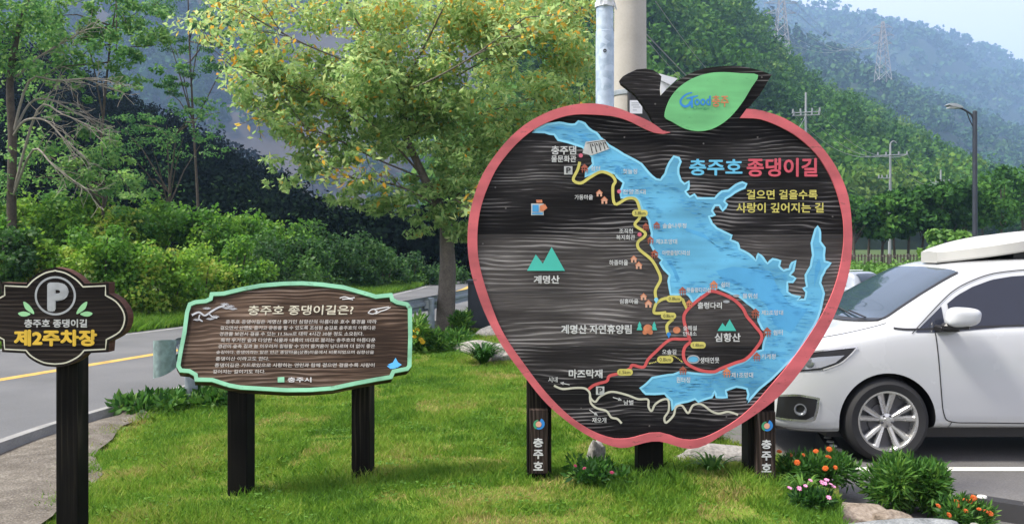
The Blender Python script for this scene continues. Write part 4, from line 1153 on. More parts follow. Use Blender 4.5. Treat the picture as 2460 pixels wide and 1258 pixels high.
# the tree with turning leaves behind the signs
TD = 18.0
base = pt(1072, 795, TD); base.z = 0
tree = thing('autumn_tree', 'large spreading tree with yellowing leaves behind the two signs', 'tree', base)
rng = np.random.default_rng(101)
mb = MB(); tips = []
trunk = [base + Vector((0, 0, -.15)), base + Vector((-.01, 0, .4)), base + Vector((.03, .05, 1.3)), pt(1070, 520, TD), pt(1020, 430, TD), pt(975, 330, TD), pt(964, 220, TD)]
mb.tube(trunk, [.225, .19, .165, .12, .085, .07, .055], 12, cap=False)
def bough(pts, r0, r1):
    p = [Vector(q) for q in pts]
    s = smooth_path([tuple(q) for q in p], 4)
    mb.tube([Vector(q) for q in s], list(np.linspace(r0, r1, len(s))), 7, cap=False)
    return s
fork = pt(964, 220, TD)
for q, r0 in (([(900,120,-.3),(840,20,-.6),(800,-90,-.8)],.024), ([(935,110,.4),(920,-20,.8),(915,-120,1)],.026), ([(1010,130,-.5),(1060,30,-.9),(1110,-80,-1.2)],.026), ([(1080,190,.2),(1200,120,.4),(1330,20,.5)],.024), ([(860,160,-.9),(740,110,-1.5),(640,60,-1.7)],.02), ([(1020,200,-1.2),(1130,140,-2),(1240,60,-2.4)],.02)):
    s = bough([fork] + [pt(x, y, TD + d) for x, y, d in q], r0, .012)
    for k in range(8, len(s)): limb(rng, mb, s[k], Vector(s[k]) - fork, .7, .014, 1, tips, 2, .7, .0)
for st, q, r0 in ((trunk[4], [(930,330,-.4),(830,260,-.8),(700,210,-1),(560,160,-1.1)], .024), (trunk[4], [(900,380,-.6),(800,330,-1),(690,290,-1.3)], .02), (trunk[3], [(1130,430,-.3),(1220,390,-.6),(1330,330,-1),(1430,260,-1)], .028),
                  (trunk[5], [(1060,300,.5),(1170,270,.8),(1290,230,1)], .02), (trunk[3], [(1010,470,-.8),(930,440,-1.2),(850,430,-1.4)], .026), (trunk[3], [(1090,480,-.7),(1120,500,-1)], .02)):
    s = bough([st] + [pt(x, y, TD + d) for x, y, d in q], r0, .010)
    for k in range(6, len(s)): limb(rng, mb, s[k], Vector(s[k]) - Vector(st), .55, .012, 1, tips, 2, .7, -.05)
tr = mb.build('trunk', M['bark_mid'], tree, smooth=60)
# leaf masses: (px, py, depth offset, rx px, ry px, rz m, leaves, autumn share)
masses = [(960,210,.1,140,95,1.3,2200,.12),(850,330,-.3,90,50,.9,700,.05),(1000,60,0,330,90,1.9,5200,.46),(800,130,-.4,190,110,1.5,2700,.26),(1200,110,0,200,120,1.6,3400,.36),(1360,110,.2,110,150,1.4,1900,.34),(700,230,-.6,110,90,1.2,1500,.10),(880,250,-.3,190,85,1.6,2600,.12),
          (1080,260,0,190,85,1.5,2200,.14),(1280,290,0,150,75,1.3,1700,.16),(1060,345,.2,150,60,1.3,1300,.06),(1180,400,.2,110,60,1.1,1200,.03),(720,330,-.6,85,45,.9,650,.04),(800,385,-.8,95,36,.8,620,.04),(1090,440,-.2,90,38,.9,760,.06),
          (1000,480,-.6,120,26,.8,620,.05),(1075,520,-.5,70,26,.6,420,.05),(880,450,-.9,60,20,.6,200,.04),(1085,560,-.2,60,34,.6,420,.04),(930,500,-.9,70,26,.6,260,.04),(560,165,-1.1,30,32,.35,40,.6),(1400,330,.2,80,80,1,800,.2),(640,140,-.7,70,50,.8,480,.2),(820,480,-1,50,22,.5,150,.04),(700,430,-.9,40,26,.5,120,.02)]
Ps = []; Ds = []; Ts = []
for px, py, dd, rx, ry, rz, nl, au in masses:
    nl = int(nl * 1.4); D0 = TD + dd; c = pt(px, py, D0); sx = rx / F * D0; sz = ry / F * D0
    sub = [(c.x + rng.normal() * sx * .55, c.y + rng.normal() * rz * .5, c.z + rng.normal() * sz * .5, sx * rng.uniform(.24, .44), rz * rng.uniform(.25, .45), sz * rng.uniform(.30, .52), 1) for _ in range(16)]
    P, D, k = lobes_pts(rng, sub, nl, .25)
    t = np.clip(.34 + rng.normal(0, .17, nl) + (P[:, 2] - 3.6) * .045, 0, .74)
    yel = rng.random(nl) < au * .36
    t = np.where(yel, rng.uniform(.74, 1, nl), t)
    Ps.append(P); Ds.append(D); Ts.append(t)
tp = np.array([tuple(t) for t in tips]); rep = 3
tp = np.repeat(tp, rep, 0) + rng.normal(0, .10, (len(tp) * rep, 3))
Ps.append(tp); Ds.append(unit(rng.normal(size=tp.shape))); Ts.append(np.where(rng.random(len(tp)) < .25, rng.uniform(.74, 1, len(tp)), rng.uniform(.2, .7, len(tp))))
P = np.concatenate(Ps); D = np.concatenate(Ds)
fast_mesh('crown', leaf_quads(P, D, np.full(len(P), .145), np.full(len(P), .062), rng, .85, .65, .3), 4, M['autumn'], tree, np.concatenate(Ts))

# shrubs on the bank beyond the road: (px, py of the foot, half width px, height px, kind)
def shrub(name, label, cat, group, p, w, h, n, leaf, mat, rng, tint=(0, 1), dep=None, stem=True, squash=1.0, lobn=24):
    o = thing(name, label, cat, p, group)
    lobes = []
    for k in range(lobn):
        a = rng.uniform(0, 6.28); r = w * rng.uniform(.05, .85)
        s = w * rng.uniform(.14, .34)
        z = h * rng.uniform(.12, .92) * (1 - .45 * (r / w) ** 2)
        lobes.append((p[0] + r * math.cos(a), p[1] + r * math.sin(a) * squash, p[2] + z, s, s, min(s * .9, h * .35), s))
    P, D, k = lobes_pts(rng, lobes, n, .35)
    out = rng.random(n) < .16; P[out] += D[out] * rng.uniform(.05, .45, (int(out.sum()), 1)) * w * .4
    P[:, 2] = np.maximum(P[:, 2], p[2] + .02)
    kt = rng.normal(0, .16, lobn)[k]
    t = np.clip(rng.uniform(tint[0], tint[1], n) * .55 + (tint[0] + tint[1]) * .225 + kt, 0, 1)
    if stem:
        mb = MB()
        for q in range(4):
            a = rng.uniform(0, 6.28)
            mb.tube([Vector(p) + Vector((.05 * math.cos(a), .05 * math.sin(a), -.15)), Vector(p) + Vector((w * .2 * math.cos(a), w * .2 * math.sin(a), h * .35)), Vector(p) + Vector((w * .4 * math.cos(a), w * .4 * math.sin(a), h * .75))], [.028, .02, .008], 5)
        mb.build('stem', M['bark'], o)
    fast_mesh('foliage', leaf_quads(P, D, np.full(n, leaf * 1.4), np.full(n, leaf), rng, .45, .75), 4, mat, o, t)
    return o
rng = np.random.default_rng(55)
KIND = {'y': ('rounded yellow-green shrub in the front of the roadside bank', 'shrub', 'shrub', (.35, 1.0), 'yellow-green shrubs on the bank'),
        'g': ('mid green leafy shrub in the back row of the roadside bank', 'shrub', 'shrub', (.10, .75), 'green shrubs on the bank'),
        'd': ('dark green shrub on the right end of the roadside bank', 'shrub', 'shrub_dark', (.1, .9), 'dark shrubs on the bank')}
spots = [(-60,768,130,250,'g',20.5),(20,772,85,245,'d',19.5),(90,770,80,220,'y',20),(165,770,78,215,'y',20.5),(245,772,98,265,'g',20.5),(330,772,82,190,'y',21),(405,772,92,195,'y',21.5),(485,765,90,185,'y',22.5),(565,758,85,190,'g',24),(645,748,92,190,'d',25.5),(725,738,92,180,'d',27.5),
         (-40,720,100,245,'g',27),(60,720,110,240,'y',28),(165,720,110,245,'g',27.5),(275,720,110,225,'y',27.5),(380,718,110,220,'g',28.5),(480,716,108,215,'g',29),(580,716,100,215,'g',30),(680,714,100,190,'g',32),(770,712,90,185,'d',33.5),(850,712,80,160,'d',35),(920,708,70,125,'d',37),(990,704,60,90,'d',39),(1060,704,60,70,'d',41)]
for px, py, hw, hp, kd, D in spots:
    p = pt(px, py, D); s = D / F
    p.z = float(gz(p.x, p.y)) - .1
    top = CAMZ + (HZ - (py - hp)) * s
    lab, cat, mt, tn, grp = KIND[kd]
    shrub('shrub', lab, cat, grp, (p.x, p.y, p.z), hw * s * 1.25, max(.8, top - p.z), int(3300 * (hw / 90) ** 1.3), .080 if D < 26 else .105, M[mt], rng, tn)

# bare branched tree with climbing leaves at the far left
p0 = pt(30, 700, 26); p0.z = float(gz(p0.x, p0.y)) - .1
bt = thing('bare_tree', 'half bare old tree with pale twisted branches at the left edge', 'tree', p0)
rng = np.random.default_rng(9)
mb = MB(); tips = []
tk = [p0, pt(28, 480, 26), pt(30, 330, 26), pt(24, 200, 26), pt(40, 90, 26), pt(65, 0, 26), pt(80, -120, 26)]
mb.tube([Vector(q) for q in smooth_path([tuple(q) for q in tk], 3)], list(np.linspace(.15, .06, 19)), 9, cap=False)
mb.build('trunk', M['bark'], bt, smooth=60)
mb = MB()
for st, q in ((tk[1], [(90,265,-.4),(150,275,-.6),(210,300,-.8)]), (tk[2], [(70,195,-.3),(140,195,-.5),(205,190,-.6),(240,205,-.6)]), (tk[2], [(60,290,-.5),(110,290,-.8),(150,330,-1),(180,360,-1)]), (tk[1], [(80,360,-.6),(130,400,-1),(200,450,-1.2)]), (tk[3], [(90,140,.2),(140,110,.3),(190,80,.3)]), (tk[4], [(10,60,0),(-30,20,0)]), (tk[2],[(70,250,.2),(120,240,.2),(180,270,.3),(220,285,.3)])):
    s = smooth_path([tuple(st)] + [tuple(pt(x, y, 26 + d)) for x, y, d in q], 4)
    mb.tube([Vector(v) for v in s], list(np.linspace(.045, .012, len(s))), 6, cap=False)
    for k in range(5, len(s)): limb(rng, mb, s[k], Vector(s[k]) - Vector(s[k - 3]), .75, .014, 1, tips, 3, .9, -.05)
mb.build('branch', M['bark_pale'], bt, smooth=60)
lob = []
for px, py, rx, ry, w in ((20,60,70,60,1),(90,40,60,45,1),(140,90,60,40,.8),(40,150,60,45,.8),(-20,120,60,90,1),(100,170,50,30,.4),(0,0,120,50,1)):
    c = pt(px, py, 26 + rng.normal() * .5); s = 26 / F
    lob.append((c.x, c.y, c.z, rx * s, .7, ry * s, w))
P, D, k = lobes_pts(rng, lob, 2600, .1)
fast_mesh('crown', leaf_quads(P, D, np.full(2600, .15), np.full(2600, .075), rng, .6, .6), 4, M['spray'], bt, np.clip(rng.normal(.55, .22, 2600), 0, 1))

# loose trees on the bank behind the shrubs, their leaf sprays hanging over the dark slope
def spray_tree(label, foot, D, trunk_px, sprays, n, mat, seed, leaf=.17, tint=.5, name='leafy_tree', droop=.1, group=None):
    rng = np.random.default_rng(seed)
    p = pt(foot[0], foot[1], D); p.z = float(gz(p.x, p.y)) - .2
    o = thing(name, label, 'tree', p, group)
    mb = MB(); s = D / F
    path = [tuple(p)] + [tuple(pt(x, y, D)) for x, y in trunk_px]
    sp = smooth_path(path, 4)
    mb.tube([Vector(v) for v in sp], list(np.linspace(.075, .022, len(sp))), 8, cap=False)
    lobes = []
    for px, py, rx, ry, w in sprays:
        c = pt(px, py, D + rng.normal() * .8)
        k = int(rng.integers(len(sp) // 2, len(sp)))
        a = Vector(sp[k]); m = a.lerp(c, .5) + Vector((0, 0, .25))
        mb.tube([a, m, c], [.035, .022, .008], 5, cap=False)
        for q in range(8):
            lobes.append((c.x + rng.normal() * rx * s * .6, c.y + rng.normal() * .7, c.z + rng.normal() * ry * s * .95, rx * s * rng.uniform(.22, .45), .5, ry * s * rng.uniform(.3, .6), w))
    mb.build('trunk', M['bark'], o, smooth=60)
    P, Dn, k = lobes_pts(rng, lobes, n, .15)
    t = np.clip(rng.normal(tint, .2, n) + rng.normal(0, .12, len(lobes))[k], 0, 1)
    fast_mesh('crown', leaf_quads(P, Dn, np.full(n, leaf), np.full(n, leaf * .5), rng, .7, .5, droop), 4, mat, o, t)
    return o
spray_tree('broad-leaved tree with bright leaf sprays beside the bare tree', (240, 700), 32, [(240, 520), (245, 330), (260, 150), (280, 0)], [(310,70,70,45,1),(240,100,60,40,.8),(200,60,60,40,.8),(120,120,60,40,.6),(150,20,80,40,.8),(330,30,40,30,.5),(60,80,70,50,.7),(180,150,40,25,.5),(260,30,70,40,.8),(370,110,50,40,.7),(280,150,50,25,.5),(100,40,80,50,.8),(240,210,50,25,.4),(60,200,60,40,.5)], 7000, M['spray'], 41, .19, .6)
spray_tree('vine covered small tree with yellow-green leaves below the bare branches', (245, 690), 27, [(245, 560), (250, 450), (240, 380)], [(245,350,42,45,1.4),(235,410,60,40,1.2),(200,420,55,40,.8),(280,430,45,35,.8),(160,450,70,35,.8),(100,420,80,55,.9),(60,350,60,70,.8),(20,420,70,60,.8),(320,470,60,30,.6),(120,350,60,40,.5)], 5200, M['spray'], 42, .15, .62, 'vine_tree')
spray_tree('drooping conifer with feathery sprays standing before the misty mountain', (480, 690), 40, [(475, 480), (465, 300), (455, 100), (450, -80)], [(440,180,70,12,1),(400,215,60,10,.7),(520,140,70,12,.8),(470,60,90,20,1),(380,20,80,26,1),(560,40,80,22,1),(460,262,40,10,.5),(500,0,100,24,1),(420,110,70,16,.8),(580,100,50,14,.6),(330,60,60,16,.6)], 8000, M['spray'], 43, .14, .26, 'conifer_tree', .9)
spray_tree('low scrubby tree with pale green tips rising above the shrub bank', (400, 690), 35, [(400, 560), (410, 430), (425, 320)], [(330,300,60,28,1),(400,300,50,25,.8),(470,295,45,20,.8),(280,290,50,25,.8),(530,270,35,25,.4),(360,340,60,25,.6),(440,330,50,20,.6),(300,360,70,30,.7),(400,370,70,30,.6),(480,350,60,25,.6),(340,430,80,30,.4)], 2300, M['spray'], 44, .15, .26, 'scrubby_tree')

# grove at the far side of the field
def grove_tree(px, py, D, h, w, seed, label, mat, n=1100, tint=(.1, .8), trunkr=.11, lowest=.38, group='grove trees beyond the field', name='grove_tree'):
    rng = np.random.default_rng(seed)
    p = pt(px, py, D); p.z = float(gz(p.x, p.y)) - .1
    o = thing(name, label, 'tree', p, group)
    mb = MB(); top = Vector((p.x + rng.normal() * .2, p.y, p.z + h * .8))
    mb.tube([p, p.lerp(top, .45) + Vector((rng.normal() * .12, 0, 0)), top], [trunkr, trunkr * .75, .03], 7)
    lobes = []
    for k in range(10):
        a = rng.uniform(0, 6.28); r = w * rng.uniform(.1, .7)
        q = Vector((p.x + r * math.cos(a), p.y + r * math.sin(a), p.z + h * rng.uniform(lowest + .08, .9)))
        mb.tube([p.lerp(top, rng.uniform(.4, .8)), q], [trunkr * .4, .015], 5, cap=False)
        s = w * rng.uniform(.3, .5); lobes.append((q.x, q.y, q.z, s, s, s * .7, 1))
    mb.build('trunk', M['bark'], o)
    P, Dn, k = lobes_pts(rng, lobes, n, .4)
    t = np.clip(rng.uniform(tint[0], tint[1]) + rng.normal(0, .16, n) + rng.normal(0, .1, 10)[k], 0, 1)
    fast_mesh('crown', leaf_quads(P, Dn, np.full(n, .42), np.full(n, .30), rng, .4, .75), 4, mat, o, t)
rng = np.random.default_rng(66)
i = 0
for px, py, D, h, w in ((2052,644,62,5.0,1.9),(2085,640,66,5.4,2.0),(2118,643,62,5.2,1.9),(2150,640,66,5.8,2.1),(2180,643,62,5.4,2.0),(2212,640,65,6.2,2.2),(2245,643,62,6.0,2.1),(2282,640,64,6.5,2.3),(2320,642,66,6.4,2.3),(2362,640,70,7.6,2.6),(2410,640,74,8.4,3.0),(2460,640,78,9.0,3.2),(2510,640,80,9.0,3.2)):
    grove_tree(px, py, D, h, w, 200 + i, 'slim trunked dark green tree in the grove row behind the wooden fence', M['wood_near'], tint=(.1, .5)); i += 1
for px, py, D, h, w, lab in ((2315,640,52,2.9,1.5,'bright lime green young tree behind the white roof box'),(2265,640,55,3.0,1.3,'smaller fresh green young tree left of the lamp post')):
    grove_tree(px, py, D, h, w, 300 + int(px), lab, M['crop'], 900, (.3, .8), .05, .1, None, 'young_tree')

# ------------------------------------------------------------------ rocks
def rock(label, p, s, mat, seed, name='boulder', flat=1.0, rz=0.0):
    rng = np.random.default_rng(seed)
    bm = bmesh.new(); bmesh.ops.create_icosphere(bm, subdivisions=4, radius=1)
    ph = rng.uniform(0, 6.28, (10, 3)); fr = rng.uniform(.8, 2.6, (10, 3))
    cuts = [(Vector(unit(rng.normal(size=(1, 3)))[0]), rng.uniform(.52, .88)) for _ in range(17)]
    ca, sa = math.cos(rz), math.sin(rz)
    for v in bm.verts:
        c = v.co.copy()
        for nrm, dd in cuts:
            e = c.dot(nrm) - dd
            if e > 0: c -= nrm * e * .9
        k = sum(math.sin(c[0]*fr[j][0]*2+ph[j][0]) * math.sin(c[1]*fr[j][1]*2+ph[j][1]) * math.sin(c[2]*fr[j][2]*2+ph[j][2]) for j in range(10)) * .05
        k2 = math.sin(c[0]*17+ph[0][0])*math.sin(c[1]*15+ph[1][0])*math.sin(c[2]*19+ph[2][0]) * .012
        c = c * (1 + k + k2)
        x, y, z = c.x * s[0], c.y * s[1], c.z * s[2]
        v.co = (x * ca - y * sa, x * sa + y * ca, z)
    me = bpy.data.meshes.new(name); bm.to_mesh(me); bm.free()
    me.materials.append(mat)
    me.polygons.foreach_set('use_smooth', [True] * len(me.polygons)); me.set_sharp_from_angle(angle=R(38))
    o = bpy.data.objects.new(name, me); COL.objects.link(o); o.location = p
    return tag(o, label, 'rock')
rock('long flat pale boulder behind the right leg of the map sign', (1.62, 7.15, .02), (.40, .24, .15), M['rock'], 1)
rock('smaller pale rounded boulder just left of the long flat one', (1.55, 7.55, .02), (.16, .14, .17), M['rock'], 2)
rock('upright pale stone under the lower left of the map sign', (.66, 7.0, .03), (.09, .09, .23), M['rock'], 3, 'stone')
rock('tan flat stone beside the pink flowers', (2.26, 5.98, -.08), (.32, .20, .075), M['sandstone'], 4, rz=.3)
rock('large grey flat slab at the bottom edge near the marigolds', (2.38, 5.36, -.035), (.50, .26, .09), M['slab'], 5, 'stone_slab', rz=.1)
rock('rounded tan stone at the foot of the green bush', (2.50, 5.85, -.09), (.15, .13, .085), M['sandstone'], 6, 'stone')
rock('broad pale stone block in the flower border behind the lawn', (-.5, 14.3, .0), (.55, .35, .20), M['rock'], 7)
rock('pale stone half hidden by the leafy clump near the map rim', (-.12, 13.4, .03), (.38, .3, .22), M['rock'], 8, 'stone')
rock('pale stone at the back of the flower border by the dark cabinet', (-.30, 16.8, .03), (.45, .3, .20), M['rock'], 9, 'stone')
rock('small round white stone on the grey slab', (2.78, 5.30, .03), (.05, .05, .04), M['rock'], 10, 'stone')

# ------------------------------------------------------------------ flower plants
def clump(name, label, cat, p, w, h, n, leaf, mat, seed, tint=.5, aspect=.28, group=None, spiky=False, squash=1.0):
    rng = np.random.default_rng(seed)
    o = thing(name, label, cat, p, group)
    if spiky:     # arching strap leaves from one root
        V = []; T = []
        for k in range(n):
            a = rng.uniform(0, 6.28); L = h * rng.uniform(.75, 1.35); r = w * rng.uniform(.35, 1.0)
            d = np.array([math.cos(a), math.sin(a), 0]); sd = np.array([-math.sin(a), math.cos(a), 0]) * leaf / 2
            b = np.array(p) + d * rng.uniform(0, .04)
            prev = b; m_ = 6
            for q in range(m_):
                t0 = q / m_; t1 = (q + 1) / m_
                f = lambda t: b + d * r * t ** 1.2 + np.array([0, 0, L * (1.55 * t - 1.05 * t * t)])
                w0 = 1 - t0 ** 2 * .95; w1 = 1 - t1 ** 2 * .98
                V.append(np.array([f(t0) - sd * w0, f(t0) + sd * w0, f(t1) + sd * w1, f(t1) - sd * w1])); T.append(np.clip(tint + rng.normal(0, .15), 0, 1))
        fast_mesh('leaves', np.concatenate(V), 4, mat, o, np.array(T))
        return o
    lobes = [(p[0] + rng.uniform(-.72, .72) * w, p[1] + rng.uniform(-.72, .72) * w * squash, p[2] + h * rng.uniform(.25, .72), w * .34, w * .34, h * .3, 1) for _ in range(20)]
    P, D, k = lobes_pts(rng, lobes, n, .3)
    P[:, 2] = np.maximum(P[:, 2], p[2])
    D = unit(D + np.array([0, 0, .5]))
    # leaves point up and outward along their shoots
    t = unit(D + rng.normal(0, .45, D.shape)); sd = unit(np.cross(t, rng.normal(size=t.shape)))
    L = leaf * rng.uniform(.6, 1.4, n)[:, None]; W = L * aspect / 2
    q = np.stack([P, P + t * L * .45 + sd * W, P + t * L, P + t * L * .45 - sd * W], 1).reshape(-1, 3)
    fast_mesh('leaves', q, 4, mat, o, np.clip(rng.normal(tint, .2, n) + rng.normal(0, .1, 20)[k], 0, 1))
    mb = MB()
    for k in range(7):
        a = rng.uniform(0, 6.28); mb.tube([Vector(p) + Vector((0, 0, -.05)), Vector(p) + Vector((w * .35 * math.cos(a), w * .35 * math.sin(a), h * .7))], [.008, .004], 5)
    mb.build('stem', paint('green_stem', (.05, .11, .03), .6), o)
    return o
def petal_mesh(r, cols, rng, petals=16, dome=.5):
    mb = MB()
    for ring, (k, rr_, z) in enumerate(((petals, 1.0, 0), (int(petals * .75), .72, .22), (int(petals * .5), .42, .36))):
        for i in range(k):
            a = 2 * math.pi * (i + .5 * ring) / k + rng.normal() * .08; w = 2 * math.pi / k * .62
            zo = r * z * dome * 2
            mb.add([(0, 0, zo), (r*rr_*.7*math.cos(a - w), r*rr_*.7*math.sin(a - w), zo + r*.16), (r*rr_*math.cos(a), r*rr_*math.sin(a), zo + r*.06), (r*rr_*.7*math.cos(a + w), r*rr_*.7*math.sin(a + w), zo + r*.16)], [(0, 1, 2, 3)], ring % len(cols))
    return mb
M['mari1'] = paint('marigold_petals', (.52, .085, .01), .6, var=.25, scale=60)
M['mari2'] = paint('marigold_heart', (.60, .16, .012), .6, var=.2, scale=60)
M['pink1'] = paint('pink_petals', (.55, .16, .34), .6, var=.2, scale=60)
M['pink2'] = paint('pale_pink_petals', (.70, .42, .55), .6, var=.15, scale=60)
M['yel1'] = paint('yellow_petals', (.75, .50, .02), .6, var=.15, scale=60)
M['rose1'] = paint('dark_rose_petals', (.28, .02, .07), .6, var=.2, scale=60)
def add_flowers(plant, spots, r, cols, seed, petals=16, dome=.5, stem=True):
    rng = np.random.default_rng(seed)
    base = None
    off = parent_loc(plant)
    for p in spots:
        if base is None:
            fo = petal_mesh(r, cols, rng, petals, dome).build('flower', cols, plant, fix=False)
            fo.data.transform(__import__('mathutils').Matrix.Translation(off)); base = fo
        else:
            fo = base.copy(); COL.objects.link(fo)
        fo.location = Vector(p) - off
        fo.rotation_euler = (R(rng.uniform(12, 55)), R(rng.uniform(-15, 15)), rng.uniform(-.6, .6))
        s = rng.uniform(.75, 1.2); fo.scale = (s, s, s)
def px_on(D, L): return [pt(x, y, D + d) for x, y, d in L]
# marigolds by the right leg of the map sign
pl = clump('marigold_plant', 'bushy marigold plant with orange flowers beside the right leg of the map sign', 'flower plant', (2.28, 6.55, -.06), .27, .26, 2600, .060, M['flower_leaf'], 1, .42, .26)
add_flowers(pl, px_on(6.5, [(1960,1083,-.1),(1992,1078,0),(1930,1092,0),(1900,1092,.1),(1983,1124,-.25),(2007,1122,-.25),(1990,1097,-.2),(1872,1084,.1),(1915,1110,-.2)]), .021, [M['mari1'], M['mari2']], 1)
pl = clump('marigold_plant', 'low marigold plant with orange flowers between the bush and the black kerb block', 'flower plant', (2.98, 5.80, -.12), .20, .19, 1900, .055, M['flower_leaf'], 2, .45, .26, squash=.6)
add_flowers(pl, px_on(5.72, [(2254,1214,0),(2280,1236,-.1),(2298,1203,.1),(2318,1200,.1),(2339,1195,.1),(2320,1226,-.05),(2352,1222,0),(2367,1227,0),(2378,1232,0),(2300,1212,.05),(2330,1204,.1)]), .021, [M['mari1'], M['mari2']], 2)
pl = clump('pinks_plant', 'dark leafed plant with small pink flowers at the lawn edge', 'flower plant', (1.97, 5.85, -.02), .13, .15, 1300, .045, M['flower_leaf'], 3, .2, .3)
add_flowers(pl, px_on(5.78, [(1920,1172,0),(1935,1166,0),(1947,1153,.1),(1982,1160,0),(1996,1162,0),(1991,1194,-.1),(1897,1171,0),(1975,1158,.05),(2003,1168,0),(1986,1152,.05)]), .018, [M['pink1'], M['pink2']], 3, 7, .12)
clump('leafy_bush', 'dense feathery bright green bush in front of the car', 'bush', (2.76, 6.16, -.14), .25, .38, 6200, .070, M['flower_leaf'], 4, .55, .20)
clump('strap_leaf_plant', 'arching strap leafed plant under the marigolds', 'flower plant', (2.02, 6.15, -.02), .22, .20, 60, .016, M['flower_leaf'], 5, .75, spiky=True)
clump('iris_plant', 'upright bladed plant in front of the long flat boulder', 'flower plant', (1.52, 6.72, 0), .26, .20, 26, .028, M['flower_leaf'], 6, .55, spiky=True)
clump('daylily_plant', 'grassy daylily clump behind the map sign beside the car', 'flower plant', (1.75, 7.85, -.1), .34, .42, 110, .018, M['flower_leaf'], 7, .6, spiky=True)
pl = clump('rose_plant', 'low dark plant with dark red buds under the map sign', 'flower plant', (.62, 6.45, 0), .22, .17, 900, .06, M['flower_leaf'], 8, .25, .35)
add_flowers(pl, px_on(6.2, [(1382,1118,0),(1404,1124,0),(1470,1134,0)]), .018, [M['rose1']], 8, 8)
pl = clump('yellow_flower_plant', 'tall weedy plant with yellow flowers at the right end of the text board', 'flower plant', (-1.62, 14.2, 0), .30, .62, 1300, .12, M['flower_leaf'], 9, .72, .3)
add_flowers(pl, px_on(14.0, [(1000,793,0),(1012,816,0),(1016,822,0),(996,808,0)]), .05, [M['yel1']], 9, 9)
clump('leafy_clump', 'dark arching leafy clump by the stones left of the map sign', 'flower plant', (-.42, 12.9, 0), .62, .42, 170, .030, M['flower_leaf'], 10, .25, spiky=True)
clump('border_plant', 'loose green border plant in front of the tree trunk', 'flower plant', (-1.05, 14.6, 0), .45, .34, 1300, .11, M['flower_leaf'], 11, .55, .3)
clump('border_plant', 'small upright green plant between the tree and the dark cabinet', 'flower plant', (-1.0, 17.2, 0), .22, .45, 700, .11, M['flower_leaf'], 12, .6, .3)
clump('roadside_weed', 'broad leafed weed patch under the left end of the guardrail', 'weed', (-3.80, 9.2, 0), .36, .15, 1300, .10, M['flower_leaf'], 13, .45, .5)
clump('roadside_weed', 'low weed tuft along the lawn edge below the guardrail post', 'weed', (-3.3, 9.75, 0), .42, .15, 1000, .09, M['flower_leaf'], 14, .5, .5)
# ------------------------------------------------------------------ cars
M['car_white'] = paint('pearl_white_car_paint', (.51, .525, .53), .24, var=.03, scale=2, coat=.7)
M['car_silver'] = paint('silver_car_paint', (.27, .30, .33), .35, metal=.2, var=.04, coat=.6)
gm, nt, bs = new_mat('tinted_car_glass')
bs.inputs['Base Color'].default_value = (.018, .022, .036, 1); bs.inputs['Roughness'].default_value = .03; bs.inputs['Specular IOR Level'].default_value = .55
M['glass_dark'] = gm
gm, nt, bs = new_mat('windscreen_glass')
bs.inputs['Base Color'].default_value = (.03, .05, .068, 1); bs.inputs['Roughness'].default_value = .04; bs.inputs['Specular IOR Level'].default_value = .6
M['glass'] = gm
M['chrome'] = paint('bright_wheel_alloy', (.62, .62, .60), .25, metal=.85, var=.08)
M['alloy_dark'] = paint('dark_wheel_alloy', (.10, .10, .105), .4, metal=.6)
M['black_trim'] = paint('black_trim', (.012, .012, .013), .45)
M['tail_red'] = paint('red_lamp', (.55, .02, .02), .25, coat=.5)
gm, nt, bs = new_mat('lamp_lens')
bs.inputs['Base Color'].default_value = (.30, .32, .34, 1); bs.inputs['Roughness'].default_value = .1; bs.inputs['Metallic'].default_value = .5; bs.inputs['Coat Weight'].default_value = 1
M['lens'] = gm

def hermite(x, xk, yk):
    xk = np.array(xk, float); yk = np.array(yk, float)
    d = np.diff(yk) / np.diff(xk)
    m = np.r_[d[0], (d[:-1] + d[1:]) / 2, d[-1]]
    for i in range(1, len(m) - 1):
        if d[i - 1] * d[i] <= 0: m[i] = 0
    i = np.clip(np.searchsorted(xk, x) - 1, 0, len(xk) - 2)
    h = xk[i + 1] - xk[i]; t = (x - xk[i]) / h
    return (2*t**3-3*t**2+1)*yk[i] + (t**3-2*t**2+t)*h*m[i] + (-2*t**3+3*t**2)*yk[i+1] + (t**3-t**2)*h*m[i+1]

